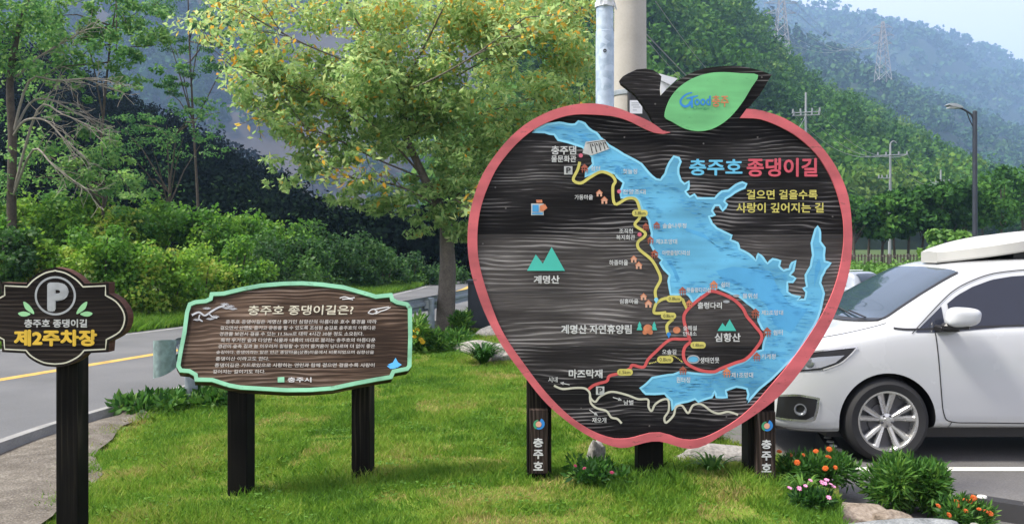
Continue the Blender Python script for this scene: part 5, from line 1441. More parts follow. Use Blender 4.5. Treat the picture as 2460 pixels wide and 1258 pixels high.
class Car:
    """a body lofted over cross sections; side and top panels are cut from the same surface"""
    def __init__(self, U, W, zb, zs, ye, ze, zt):
        self.U = U; self.T = dict(W=W, zb=zb, zs=zs, ye=ye, ze=ze, zt=zt)
    def sec(self, u):
        g = {k: float(hermite(np.array(u), self.U, v)) for k, v in self.T.items()}
        W, zb, zs, ye, ze, zt = (g[k] for k in ('W', 'zb', 'zs', 'ye', 'ze', 'zt'))
        h = zs - zb
        return np.array([(W - .14, zb), (W - .035, zb + .05), (W - .008, zb + h * .25), (W, zb + h * .5), (W - .006, zb + h * .72), (W - .022, zb + h * .92), (W - .05, zs),
                         (W - .05 + (ye + .05) * .5, (zs + ze) / 2 * 1.0 + .012), (W + ye, ze), (W + ye - .06, ze + (zt - ze) * .55), (W * .58, zt - (zt - ze) * .12), (W * .3, zt), (0, zt + .005)])
    def fine(self, u, n=40):
        s = self.sec(u); k = np.arange(len(s)); q = np.linspace(0, len(s) - 1, n)
        return np.stack([hermite(q, k, s[:, 0]), hermite(q, k, s[:, 1])], 1)
    def side(self, u, z, off=0.0):
        s = self.fine(u); i = int(np.argmax(s[:, 1] > self.sec(u)[10][1])) or len(s)
        s = s[:max(i, 5)]
        return float(np.interp(z, s[:, 1], s[:, 0])) + off
    def top(self, u, y, off=0.0):
        s = self.fine(u)[14:]
        return float(np.interp(-abs(y), -s[:, 0], s[:, 1])) + off
    def body(self, nu=90):
        us = np.linspace(self.U[0], self.U[-1], nu); us = np.unique(np.r_[us, np.linspace(self.U[0], self.U[0] + .3, 20)])
        vs = []; fs = []
        for u in us:
            s = self.fine(u)
            ring = [(u, -y, z) for y, z in s] + [(u, y, z) for y, z in s[-2::-1]]
            vs += ring
        m = len(ring)
        for j in range(len(us) - 1):
            for i in range(m): fs.append((j*m+i, j*m+(i+1) % m, (j+1)*m+(i+1) % m, (j+1)*m+i))
        fs.append(tuple(range(m - 1, -1, -1))); fs.append(tuple((len(us)-1)*m + i for i in range(m)))
        return vs, fs

def smooth_obj(o, ang=35):
    o.data.polygons.foreach_set('use_smooth', [True] * len(o.data.polygons)); o.data.set_sharp_from_angle(angle=R(ang)); return o

def cut_wheel_arches(o, wheels, r, depth, W, trim):
    """boolean cylinders out of the body, then keep the result as its mesh"""
    o.data.materials.append(trim)
    cutters = []
    for (u, z) in wheels:
        mb = MB(); mb.lathe([(0.001, -W - .3), (r, -W - .3), (r, -W + depth), (.001, -W + depth)], (u, 0, z), (0, 1, 0), 56)
        mb.lathe([(0.001, W - depth), (r, W - depth), (r, W + .3), (.001, W + .3)], (u, 0, z), (0, 1, 0), 56)
        c = mb.build('cutter', [M['car_white'], trim]); c.data.polygons.foreach_set('material_index', [1] * len(c.data.polygons)); cutters.append(c)
        md = o.modifiers.new('arch', 'BOOLEAN'); md.object = c; md.operation = 'DIFFERENCE'; md.solver = 'EXACT'
    dg = bpy.context.evaluated_depsgraph_get(); dg.update()
    me = bpy.data.meshes.new_from_object(o.evaluated_get(dg))
    o.modifiers.clear(); old = o.data; o.data = me; bpy.data.meshes.remove(old)
    for c in cutters:
        bpy.data.objects.remove(c)

def place(root, objs, loc, rz=0.0):
    root.location = loc; root.rotation_euler = (0, 0, rz)

def wheel(root, u, y, z, r, rimr, spokes=True, sgn=-1):
    ty = MB(); w = .115
    prof = [(rimr - .005, -w), (rimr + .02, -w - .006), (r - .045, -w - .012), (r - .012, -w + .01), (r, -w + .04), (r, w - .04), (r - .012, w - .01), (r - .045, w), (rimr, w - .01), (rimr - .005, -w)]
    if sgn > 0: prof = [(a, -b) for a, b in prof]
    ty.lathe(prof, (u, y, z), (0, 1, 0), 48)
    wh = ty.build('wheel', M['rubber'], root, smooth=40)
    rb = MB(); s = sgn
    rb.lathe([(rimr, s * w), (rimr + .004, s * (w + .004)), (rimr - .012, s * (w + .004)), (rimr - .026, s * (w - .02)), (rimr - .03, -s * .05)], (u, y, z), (0, 1, 0), 48)
    if spokes:
        for k in range(5):
            for da in (-.20, .20):
                a = 2 * math.pi * k / 5 + .31
                a0, a1 = a + da * .55, a + da * 1.15
                r0, r1 = .04, rimr - .014
                ca, sa = math.cos(a1), math.sin(a1)
                p0 = (r0 * math.cos(a0), r0 * math.sin(a0)); p1 = (r1 * ca, r1 * sa)
                dx, dz = p1[0] - p0[0], p1[1] - p0[1]; L = math.hypot(dx, dz); nx_, nz_ = -dz / L, dx / L
                w0, w1 = .019, .030
                yo0, yo1 = s * (w - .038), s * (w - .010)
                q = []
                for (p, ww, yy) in ((p0, w0, yo0), (p1, w1, yo1)):
                    for sg, dy in ((-1, -.014 * s), (-.45, .004 * s), (.45, .004 * s), (1, -.014 * s), (1, -.04 * s), (-1, -.04 * s)):
                        q.append((u + p[0] + nx_ * ww * sg, y + yy + dy, z + p[1] + nz_ * ww * sg))
                rb.add(q, [(i, (i + 1) % 6, 6 + (i + 1) % 6, 6 + i) for i in range(6)] + [(0, 1, 2, 3, 4, 5), (6, 7, 8, 9, 10, 11)])
    else:
        rb.lathe([(rimr - .03, s * .06), (.12, s * .09), (.001, s * .09)], (u, y, z), (0, 1, 0), 24)
    rb.lathe([(.062, s * (w - .05)), (.060, s * (w - .026)), (.034, s * (w - .020)), (.030, s * (w - .014)), (.001, s * (w - .012))], (u, y, z), (0, 1, 0), 24)
    rb.build('rim', M['chrome'], wh, smooth=30)
    bk = MB(); bk.lathe([(rimr - .02, s * .035), (.15, s * .03), (.148, s * .045), (.001, s * .045)], (u, y, z), (0, 1, 0), 32)
    for k in range(5):
        a = 2 * math.pi * k / 5 + .94
        bk.lathe([(.011, s * (w - .03)), (.010, s * (w - .016)), (.001, s * (w - .015))], (u + .048 * math.cos(a), y, z + .048 * math.sin(a)), (0, 1, 0), 8)
    bk.build('brake_disc', M['alloy_dark'], wh, smooth=30)

def side_panel(car, poly, off, name, mat, parent, sgn=-1, sub=10):
    """a panel lying on the flank: polygon in (u,z), gridded so it follows the curve"""
    poly = [tuple(p) for p in poly]
    us = [p[0] for p in poly]; u0, u1 = min(us), max(us)
    mb = MB()
    cols = np.linspace(u0, u1, 26)
    def span(u):
        zs_ = []
        for i in range(len(poly)):
            a, b = poly[i], poly[(i + 1) % len(poly)]
            if (a[0] - u) * (b[0] - u) <= 0 and abs(a[0] - b[0]) > 1e-9:
                t = (u - a[0]) / (b[0] - a[0]); zs_.append(a[1] + (b[1] - a[1]) * t)
        return (min(zs_), max(zs_)) if zs_ else (0, 0)
    vs = []; fs = []
    e = (u1 - u0) * 1e-4
    for u in cols:
        lo, hi = span(min(max(u, u0 + e), u1 - e))
        for t in np.linspace(0, 1, sub): z = lo + (hi - lo) * t; vs.append((u, sgn * car.side(u, z, off), z))
    for j in range(len(cols) - 1): fs += [(j*sub+i, j*sub+i+1, (j+1)*sub+i+1, (j+1)*sub+i) for i in range(sub - 1)]
    mb.add(vs, fs)
    return mb.build(name, mat, parent, smooth=60)

def side_line(car, path, w, off, mb, sgn=-1, n=6):
    s = smooth_path(path, n)
    t = unit(np.gradient(s, axis=0)); nr = np.stack([-t[:, 1], t[:, 0]], 1) * w / 2
    a, b = s + nr, s - nr
    vs = [(u, sgn * car.side(u, z, off), z) for u, z in a] + [(u, sgn * car.side(u, z, off), z) for u, z in b]
    m = len(s); mb.add(vs, [(i, i + 1, m + i + 1, m + i) for i in range(m - 1)])

# the white people carrier beside the map sign (its frame: u from the nose back, ground at z 0)
U = [0.0, .06, .18, .40, .75, 1.0, 1.15, 1.40, 1.75, 2.10, 2.8, 4.0, 4.6, 4.95, 5.11]
van = Car(U, W=[.66, .79, .885, .955, .985, .99, .99, .99, .99, .99, .99, .99, .975, .94, .87],
    zb=[.30, .26, .24, .235, .25, .27, .28, .28, .28, .28, .28, .28, .28, .30, .36],
    zs=[.66, .80, .91, .99, 1.07, 1.12, 1.14, 1.155, 1.165, 1.175, 1.19, 1.21, 1.20, 1.12, .95],
    ye=[-.18, -.17, -.16, -.15, -.14, -.13, -.135, -.17, -.215, -.235, -.24, -.24, -.25, -.24, -.2],
    ze=[.70, .855, .965, 1.04, 1.125, 1.20, 1.285, 1.43, 1.595, 1.655, 1.68, 1.67, 1.62, 1.42, 1.0],
    zt=[.72, .885, 1.0, 1.075, 1.155, 1.24, 1.35, 1.50, 1.675, 1.735, 1.755, 1.745, 1.70, 1.48, 1.03])
vanr = thing('minivan', 'white minivan with a white roof box, parked beside the map sign', 'car')
vs, fs = van.body(); mb = MB(); mb.add(vs, fs); body = smooth_obj(mb.build('body', M['car_white']), 50)
wz = .362
cut_wheel_arches(body, [(.95, wz), (4.01, wz)], .412, .34, .99, M['black_trim'])
smooth_obj(body, 42); body.parent = vanr
for u in (.95, 4.01):
    wheel(vanr, u, -.865, wz, .362, .255); wheel(vanr, u, .865, wz, .362, .255, sgn=1)
# glass
def px_uz(L, D=7.58, x0=2.237, zg=-.13):
    return [((x - CX) / F * D - x0, CAMZ - zg + (HZ - y) / F * D) for x, y in L]
q = px_uz([(2189,796),(2262,735),(2262,795)], 7.62)
side_panel(van, q, .006, 'quarter_window', M['glass_dark'], vanr)
side_panel(van, q, .006, 'quarter_window', M['glass_dark'], vanr, 1)
front_win = px_uz([(2272,793),(2272,728),(2300,708),(2340,688),(2390,671),(2440,663),(2500,659)], 7.66) + [(2.52, 1.61), (2.52, 1.215)]
for sg in (-1, 1):
    side_panel(van, front_win, .006, 'side_window', M['glass_dark'], vanr, sg)
    side_panel(van, [(2.60, 1.22), (2.60, 1.612), (3.75, 1.605), (3.75, 1.24)], .006, 'side_window', M['glass_dark'], vanr, sg)
    side_panel(van, [(3.83, 1.25), (3.83, 1.60), (4.45, 1.565), (4.62, 1.30), (4.55, 1.26)], .006, 'side_window', M['glass_dark'], vanr, sg)
    mb = MB()
    side_line(van, px_uz([(2262,800),(2253,770),(2263,850),(2262,800)], 7.6)[:0] + [(1.36, 1.13), (1.375, .95), (1.40, .62), (1.43, .42), (1.50, .355), (1.75, .345), (2.45, .345), (2.55, .40), (2.56, 1.18)], .009, .0035, mb, sg)
    side_line(van, [(1.50, .352), (1.49, .31), (1.50, .285)], .007, .0035, mb, sg)
    mb.build('door_seam', M['black_trim'], vanr)
    mb = MB(); side_line(van, [(1.02, 1.155), (1.14, 1.145), (1.4, 1.152), (1.9, 1.172), (2.52, 1.19), (3.75, 1.215), (4.5, 1.235)], .016, .007, mb, sg)
    side_line(van, [(q[0][0] - .03, q[0][1] - .01)] + [(u - .015, z + .03) for u, z in px_uz([(2262,733),(2300,704),(2340,684),(2390,667),(2440,659),(2500,655)], 7.66)] + [(2.55, 1.635), (3.75, 1.628), (4.5, 1.585)], .008, .0075, mb, sg)
    mb.build('window_trim', M['black_trim'], vanr)
    # handle
    for u in (2.30, 2.85):
        mb = MB(); yy = sg * (van.side(u, .99) + .022)
        mb.box((u, yy, .995), (.20, .022, .034), bev=.008); mb.build('door_handle', M['car_white'], vanr, smooth=30)
# windscreen patch on the loft between the A pillars
vs = []; fs = []; nu, nv = 24, 25
for i in range(nu):
    u = .93 + (1.69 - .93) * i / (nu - 1)
    f = i / (nu - 1)
    for j in range(nv):
        v = -1 + 2 * j / (nv - 1)
        s = van.sec(u); ymax = s[8][0] - .075
        uu = u - .10 * (1 - f) * (1 - v * v) + .06 * (1 - f) ** 2 * abs(v) ** 3 + .0
        y = v * ymax
        z = van.top(uu, y, .007)
        vs.append((uu - .004, y, z))
for i in range(nu - 1): fs += [(i*nv+j, i*nv+j+1, (i+1)*nv+j+1, (i+1)*nv+j) for j in range(nv - 1)]
mb = MB(); mb.add(vs, fs); ws = mb.build('windscreen', M['glass'], vanr, smooth=60)
# dark edges of the windscreen: pillar seal and cowl
mb = MB()
for jj in (0, nv - 1):
    for i in range(nu - 1):
        a = Vector(vs[i*nv + jj]); b = Vector(vs[(i+1)*nv + jj]); d = Vector((0, .014 if jj else -.014, -.004)); o_ = Vector((0, 0, .003))
        mb.quad(a + o_ - d, b + o_ - d, b + o_ + d, a + o_ + d)
for j in range(nv - 1):
    a = Vector(vs[j]); b = Vector(vs[j + 1]); mb.quad(a + Vector((-.05, 0, -.012)), b + Vector((-.05, 0, -.012)), b + Vector((.03, 0, .012)), a + Vector((.03, 0, .012)))
mb.build('cowl', M['black_trim'], vanr)
mb = MB(); mb.tube([(.90, -.25, van.top(.9, -.25, .03)), (.97, .25, van.top(.97, .25, .03)), (1.0, .62, van.top(1.0, .62, .03))], .008, 5); mb.tube([(.90, -.62, van.top(.9, -.62, .03)), (.95, -.1, van.top(.95, -.1, .03))], .008, 5)
mb.build('wiper', M['black_trim'], vanr)
# mirror
for sg in (-1, 1):
    bm = bmesh.new(); bmesh.ops.create_icosphere(bm, subdivisions=4, radius=1)
    for v in bm.verts:
        c = v.co; p = 3.2
        k = (abs(c.x) ** p + abs(c.y) ** p + abs(c.z) ** p) ** (-1 / p)
        c = c * k
        v.co = (1.53 + c.x * .135 + c.z * .015, sg * (1.10 + c.y * .09), 1.262 + c.z * .082 * (1 - .12 * c.x))
    me = bpy.data.meshes.new('mirror'); bm.to_mesh(me); bm.free(); me.materials.append(M['car_white'])
    mo = bpy.data.objects.new('mirror', me); COL.objects.link(mo); mo.parent = vanr; smooth_obj(mo, 60)
    mb = MB()
    mb.box((1.475, sg * 1.08, 1.185), (.22, .10, .05), bev=.02); mb.box((1.44, sg * 1.00, 1.16), (.16, .16, .05), bev=.015)
    mb.build('mirror_foot', M['black_trim'], mo)
# headlights, fog lamp recesses, grille, plate
for sg in (-1, 1):
    hl = side_panel(van, [(.07, .80), (.10, .865), (.23, .925), (.45, .965), (.70, .995), (.64, .93), (.54, .855), (.40, .80), (.20, .775)], .006, 'headlight', M['black_trim'], vanr, sg, 8)
    side_panel(van, [(.10, .815), (.14, .865), (.36, .905), (.58, .925), (.50, .86), (.38, .815), (.22, .79)], .010, 'lens', M['lens'], hl, sg, 8)
    mb = MB(); side_line(van, [(.08, .868), (.23, .928), (.45, .968), (.69, .998)], .012, .011, mb, sg); side_line(van, [(.69, .996), (.63, .93), (.54, .856), (.40, .80)], .01, .011, mb, sg); mb.build('lamp_edge', M['chrome'], hl)
    mb = MB(); yy = sg * van.side(.30, .85); mb.lathe([(.036, 0), (.044, sg * .02), (.034, sg * .026), (.001, sg * .022)], (.30, yy - sg * .008, .852), (-.5 * sg, 1, 0), 20); mb.build('bulb', M['lens'], hl, smooth=40)
    fr = side_panel(van, [(.05, .36), (.06, .55), (.20, .565), (.355, .545), (.335, .40), (.25, .352)], .006, 'fog_lamp_recess', M['black_trim'], vanr, sg, 6)
    mb = MB(); side_line(van, [(.07, .555), (.20, .572), (.350, .553), (.362, .53), (.345, .41), (.30, .358), (.05, .352)], .018, .010, mb, sg); mb.build('chrome_trim', M['chrome'], fr)
    mb = MB(); yy = sg * van.side(.225, .45); mb.lathe([(.030, -sg * .02), (.050, sg * .010), (.053, sg * .016), (.042, sg * .016), (.036, sg * .004), (.001, sg * .002)], (.225, yy, .45), (-.45 * sg, 1, 0), 24); mb.build('fog_lamp', M['lens'], fr, smooth=40)
    mb = MB(); side_line(van, [(.02, .255), (.2, .262), (.42, .262), (.55, .27)], .035, .004, mb, sg); mb.build('bumper_lip', M['black_trim'], vanr)
mb = MB()
for z in np.linspace(.47, .63, 5): mb.box((-.004, 0, z), (.02, .95, .018))
mb.box((.012, 0, .55), (.02, 1.0, .22)); mb.build('grille', M['black_trim'], vanr)
mb = MB(); mb.box((-.016, 0, .40), (.012, .52, .11), bev=.004); mb.build('number_plate', M['white_metal'], vanr)
mb = MB(); mb.box((2.6, 0, .23), (4.2, 1.5, .1)); mb.build('underbody', M['black_trim'], vanr)
for sg in (-1, 1):
    mb = MB(); mb.box((5.0, sg * .80, 1.05), (.16, .16, .30), bev=.03); mb.build('tail_lamp', M['tail_red'], vanr)
# hood seam from windscreen corner
mb = MB()
for sg in (-1, 1):
    pts = smooth_path([(.17, .66), (.45, .80), (.75, .845), (.98, .865)], 6)
    for i in range(len(pts) - 1):
        (u0, y0), (u1, y1) = pts[i], pts[i + 1]
        mb.quad((u0, sg*(y0-.004), van.top(u0, y0-.004, .004)), (u1, sg*(y1-.004), van.top(u1, y1-.004, .004)), (u1, sg*(y1+.004), van.top(u1, y1+.004, .004)), (u0, sg*(y0+.004), van.top(u0, y0+.004, .004)))
mb.build('bonnet_seam', M['black_trim'], vanr)
# hard-shell roof box: flat front lip, top curving up to the rear
mb = MB(); vs = []; fs = []
us = np.r_[np.linspace(1.76, 2.4, 16), np.linspace(2.5, 4.3, 14)]
for u in us:
    f = (u - 1.76) / 2.54
    zbot = 1.70 + .150 * min(1, f * 3.2); lip = zbot + .098
    ztop = max(lip + .012, 1.79 + .235 * (1 - (1 - min(1, f * 1.9)) ** 1.9) - .20 * max(0, f - .75) ** 2)
    hw = .60 * (1 - (1 - min(1, (f + .035) * 3.4)) ** 2.2) + .02
    prof = [(-hw + .02, zbot), (-hw, zbot + .015), (-hw, lip), (-hw + .015, lip + .006), (-hw * .86, lip + (ztop - lip) * .62), (-hw * .55, ztop - .006), (0, ztop + .004)]
    prof += [(-y, z) for y, z in prof[-2::-1]]
    vs += [(u, y, z) for y, z in prof]
m = len(prof)
for j in range(len(us) - 1): fs += [(j*m+i, j*m+(i+1) % m, (j+1)*m+(i+1) % m, (j+1)*m+i) for i in range(m)]
fs += [tuple(range(m - 1, -1, -1)), tuple((len(us)-1)*m+i for i in range(m))]
mb.add(vs, fs); rb = mb.build('roof_box', paint('off_white_shell', (.42, .415, .385), .5, var=.05), vanr, smooth=24)
mb = MB(); mb.box((3.3, 0, 1.80), (2.0, .98, .10)); 
for u in (2.5, 3.9): mb.box((u, 0, 1.768), (.06, 1.3, .03))
mb.build('roof_rack', M['black_trim'], rb)
vanr.location = (2.27, 7.58 + .99, -.13)
vanr.location.z = float(park_z(7.6)) - .003

# cars at the back of the car park
U2 = [0.0, .08, .3, .8, 1.15, 1.35, 1.7, 2.05, 2.6, 3.4, 3.9, 4.1, 4.2]
suv = Car(U2, W=[.6, .75, .85, .89, .9, .9, .9, .9, .9, .89, .87, .83, .76],
    zb=[.35, .30, .28, .27, .27, .27, .27, .27, .27, .28, .30, .33, .38],
    zs=[.70, .84, .93, .99, 1.02, 1.03, 1.04, 1.05, 1.06, 1.08, 1.09, 1.05, .9],
    ye=[-.16, -.15, -.14, -.13, -.13, -.13, -.16, -.19, -.20, -.20, -.21, -.21, -.2],
    ze=[.73, .89, .99, 1.06, 1.10, 1.16, 1.38, 1.52, 1.55, 1.54, 1.50, 1.28, .95],
    zt=[.75, .92, 1.03, 1.10, 1.15, 1.22, 1.44, 1.585, 1.62, 1.61, 1.57, 1.33, .98])
def far_car(label, mat, loc, rz):
    r = thing('parked_car', label, 'car', (0, 0, 0), 'cars at the back of the car park')
    vs, fs = suv.body(50); mb = MB(); mb.add(vs, fs); b = smooth_obj(mb.build('body', mat), 50)
    cut_wheel_arches(b, [(.82, .33), (3.38, .33)], .37, .3, .9, M['black_trim']); smooth_obj(b, 42); b.parent = r
    for u in (.82, 3.38):
        wheel(r, u, -.79, .33, .33, .22, False); wheel(r, u, .79, .33, .33, .22, False, 1)
    for sg in (-1, 1):
        side_panel(suv, [(1.38, 1.09), (1.68, 1.32), (2.0, 1.45), (2.45, 1.47), (2.45, 1.10)], .005, 'side_window', M['glass_dark'], r, sg, 6)
        side_panel(suv, [(2.52, 1.10), (2.52, 1.47), (3.05, 1.465), (3.25, 1.40), (3.2, 1.12)], .005, 'side_window', M['glass_dark'], r, sg, 6)
        side_panel(suv, [(3.32, 1.13), (3.36, 1.40), (3.62, 1.37), (3.72, 1.14)], .005, 'side_window', M['glass_dark'], r, sg, 6)
        mb = MB(); mb.box((4.06, sg * .70, .98), (.16, .26, .22), bev=.03); mb.build('tail_lamp', M['tail_red'], r, smooth=30)
        mb = MB(); mb.tube([(1.9, sg * .62, 1.64), (3.4, sg * .62, 1.655)], .018, 6); mb.build('roof_rail', M['steel_dull'], r)
        mb = MB(); mb.box((.20, sg * .66, .84), (.2, .26, .10), bev=.03); mb.build('headlight', M['lens'], r, smooth=30)
    vs = []; fs = []
    for i in range(8):
        u = 4.145 - .23 * i / 7
        for j in range(9):
            y = -.58 + 1.16 * j / 8; vs.append((u + .01, y, suv.top(u, y, .010)))
    for i in range(7): fs += [(i*9+j, i*9+j+1, (i+1)*9+j+1, (i+1)*9+j) for j in range(8)]
    mb = MB(); mb.add(vs, fs); mb.build('rear_window', M['glass'], r, smooth=60)
    vs = []; fs = []
    for i in range(8):
        u = 1.26 + .68 * i / 7
        for j in range(9):
            y = (-1 + 2 * j / 8) * (suv.sec(u)[8][0] - .08); vs.append((u, y, suv.top(u, y, .008)))
    for i in range(7): fs += [(i*9+j, i*9+j+1, (i+1)*9+j+1, (i+1)*9+j) for j in range(8)]
    mb = MB(); mb.add(vs, fs); mb.build('windscreen', M['glass'], r, smooth=60)
    mb = MB(); mb.box((4.19, 0, .72), (.02, .5, .11)); mb.build('number_plate', M['white_metal'], r)
    r.location = loc; r.rotation_euler = (0, 0, rz)
    return r
pc = pt(2075, 690, 29)
far_car('silver car with red tail lamps seen behind the windscreen pillar of the minivan', M['car_silver'], (9.98, 33.86, float(park_z(31))), R(-55))
far_car('white car whose tail end shows between the map rim and the minivan bonnet', M['car_white'], (5.07, 24.4, float(park_z(23))), R(-55))

# ------------------------------------------------------------------ poles, lamp, wires
PDp = 12.0
c = pt(1514, 500, PDp); rr_ = 39 / F * PDp
pole = thing('utility_pole', 'thick round concrete utility pole behind the stem of the map sign', 'utility pole', (c.x, PDp, 0))
mb = MB(); mb.lathe([(rr_ * 1.08, -.4), (rr_ * 1.03, 2.5), (rr_, 4), (rr_ * .8, 13)], (c.x, PDp, 0), (0, 0, 1), 40); mb.build('pole', M['concrete'], pole, smooth=40)
s = PDp / F
mb = MB(); z = pt(0, 226, PDp).z; mb.lathe([(rr_ * 1.015 + .001, -.035), (rr_ * 1.015 + .008, -.03), (rr_ * 1.015 + .008, .03), (rr_ * 1.015 + .001, .035)], (c.x, PDp, z), (0, 0, 1), 40); mb.build('band', M['steel_dull'], pole, smooth=30)
a = pt(1509, 213, PDp - .32); b = pt(1562, 330, PDp - .32)
mb = MB(); mb.box(((a.x + b.x) / 2, PDp - .30, (a.z + b.z) / 2), (b.x - a.x, .16, a.z - b.z), bev=.02); mbx = mb.build('meter_box', M['black_trim'], pole, smooth=30)
a = pt(1513, 241, PDp - .385); b = pt(1543, 273, PDp - .385)
mb = MB(); mb.quad((a.x, PDp - .384, a.z), (b.x, PDp - .384, a.z), (b.x, PDp - .384, b.z), (a.x, PDp - .384, b.z)); st = mb.build('notice', M['white_metal'], mbx)
mb = MB()
for k, (y0, x0, x1) in enumerate(((247, 1517, 1538), (252, 1517, 1535), (257, 1521, 1538), (264, 1520, 1530))):
    p_, q_ = pt(x0, y0, PDp - .387), pt(x1, y0 + 1.6, PDp - .387); mb.quad((p_.x, PDp - .387, p_.z), (q_.x, PDp - .387, p_.z), (q_.x, PDp - .387, q_.z), (p_.x, PDp - .387, q_.z))
mb.build('notice_lines', M['steel_dull'], st)
# white hooded floodlight on a bracket from the pole
a = pt(1605, 196, PDp - .2)
mb = MB(); mb.tube([(c.x + rr_ * .9, PDp - .1, a.z + .02), (a.x - .05, PDp - .18, a.z + .02)], .02, 6); fb = mb.build('bracket', M['steel_dull'], pole)
mb = MB()
pts_ = [pt(1584, 177, PDp - .3), pt(1628, 189, PDp - .3), pt(1611, 204, PDp - .3), pt(1587, 193, PDp - .3)]
mb.prism(pts_, (0, .30, 0)); pts_ = [pt(1585, 192, PDp - .26), pt(1613, 203, PDp - .26), pt(1600, 214, PDp - .26), pt(1596, 232, PDp - .26), pt(1590, 232, PDp - .26)]
mb.prism(pts_, (0, .22, 0)); mb.build('floodlight', M['white_metal'], fb)
D2 = 11.3; c2 = pt(1453, 300, D2); r2 = 21.5 / F * D2
sp = thing('steel_pole', 'blotchy galvanised steel pole standing left of the concrete pole', 'pole', (c2.x, D2, 0))
zj = pt(0, 77, D2).z
mb = MB(); mb.lathe([(r2 * 1.02, -.3), (r2 * 1.02, zj), (r2 * .97, zj + .004), (r2 * .97, 7.5)], (c2.x, D2, 0), (0, 0, 1), 32)
gm, nt, bs = new_mat('spangled_zinc')
n1 = N(nt, 'ShaderNodeTexVoronoi'); n1.inputs['Scale'].default_value = 14; n2 = N(nt, 'ShaderNodeTexNoise'); n2.inputs['Scale'].default_value = 9; n2.inputs['Detail'].default_value = 6
co = objco(nt); nt.links.new(co, n1.inputs['Vector']); nt.links.new(co, n2.inputs['Vector'])
mx = N(nt, 'ShaderNodeMixRGB'); mx.inputs[0].default_value = .65; nt.links.new(n1.outputs['Color'], mx.inputs[1]); nt.links.new(n2.outputs[0], mx.inputs[2])
nt.links.new(ramp(nt, mx.outputs[0], [(.3, (.30, .38, .46)), (.6, (.50, .58, .66))]), bs.inputs['Base Color']); bs.inputs['Roughness'].default_value = .55; bs.inputs['Metallic'].default_value = .15
mb.build('pole', gm, sp, smooth=40)
mb = MB(); z = pt(0, 13, D2).z
mb.lathe([(r2 + .001, -.035), (r2 + .012, -.03), (r2 + .012, .03), (r2 + .001, .035)], (c2.x, D2, z), (0, 0, 1), 28)
mb.box((c2.x - .01, D2 - r2 - .03, z), (.05, .06, .07)); mb.tube([(c2.x - .1, D2 - r2, z + .04), (c2.x + .1, D2 - r2 - .01, z + .03), (c2.x + r2 + .03, D2 - .02, z - .06)], .01, 5)
mb.build('clamp', M['white_metal'], sp)
mb = MB(); z = pt(0, 127, D2).z; mb.lathe([(.022, -.01), (.022, .012), (.012, .012), (.012, -.01)], (c2.x - .012, D2 - r2, z), (0, -1, 0), 12); mb.build('bolt_hole', M['black_trim'], sp)
c3 = pt(1608, 4, 14)

# street lamp in the car park
LD = 30.0; c = pt(2342, 500, LD); zg = float(park_z(LD)); zt_ = pt(0, 268, LD).z; s = LD / F
lamp = thing('street_lamp', 'dark slim street lamp with a curved arm above the roof box', 'street lamp', (c.x, LD, zg))
mb = MB(); mb.lathe([(.16, 0), (.16, .25), (.085, .3), (.075, zt_ - zg), (.04, zt_ - zg + .03), (.001, zt_ - zg + .03)], (c.x, LD, zg), (0, 0, 1), 16); mb.build('post', M['dark_metal'], lamp, smooth=40)
mb = MB()
arm = smooth_path([tuple(pt(2340, 290, LD)), tuple(pt(2334, 276, LD)), tuple(pt(2318, 265, LD)), tuple(pt(2306, 259, LD))], 5)
mb.tube([Vector(v) for v in arm], .035, 8)
mb.tube([pt(2338, 305, LD), pt(2330, 290, LD), pt(2322, 268, LD)], .018, 6); mb.build('arm', M['dark_metal'], lamp, smooth=40)
mb = MB()
top = [pt(x, y, LD) for x, y in ((2273,253),(2279,249.5),(2292,250),(2303,255),(2310,260),(2300,260.5),(2284,257))]
mb.prism([v + Vector((0, -.16, 0)) for v in top], (0, .32, 0)); lh = mb.build('lamp_head', M['steel_dull'], lamp)
mb = MB(); mb.box(tuple(pt(2287, 259, LD)), (.28, .22, .03)); mb.build('lamp_glass', M['white_metal'], lh)

# distribution poles along the foot of the hill
def power_pole(label, px, ytop, D, arms, w=.16, hook=False):
    zb = float(gz((px - CX) / F * D, D)); t = pt(px, ytop, D)
    o = thing('power_pole', label, 'power pole', (t.x, D, zb), 'power poles below the hill')
    mb = MB(); mb.tube([(t.x - .06, D, zb - .3), (t.x - .02, D, (zb + t.z) / 2), (t.x, D, t.z)], [w * 1.15, w, w * .6], 8); mb.build('pole', M['wire'], o, smooth=40)
    s = D / F
    for (x0, x1, y, dip) in arms:
        mb = MB(); a = pt(x0, y + dip, D - .2); b = pt(x1, y, D - .2)
        mb.tube([a, b], w * .33, 6)
        for f in (.04, .3, .7, .96):
            p = a.lerp(b, f); mb.tube([p, p + Vector((0, 0, .28))], .06, 5)
        mb.build('crossarm', M['wire'], o)
    if hook:
        mb = MB(); mb.tube([Vector(v) for v in smooth_path([tuple(t), tuple(pt(px + 2, ytop - 4, D)), tuple(pt(px + 8, ytop - 7, D)), tuple(pt(px + 15, ytop - 2, D))], 4)], w * .35, 6); mb.build('lamp_arm', M['wire'], o)
    return o
power_pole('pale power pole rising just above the right shoulder of the map rim', 1936, 222, 62, [(1902, 1972, 268, 4), (1904, 1970, 276, 2)], .115)
power_pole('tall pale power pole with a curved lamp arm between the hill trees', 2139, 346, 74, [(2106, 2182, 371, 3), (2110, 2140, 428, 0)], .13, True)
power_pole('thin far power pole left of the dark street lamp', 2260, 408, 100, [(2234, 2282, 437, 2), (2236, 2262, 476, 0)], .15)

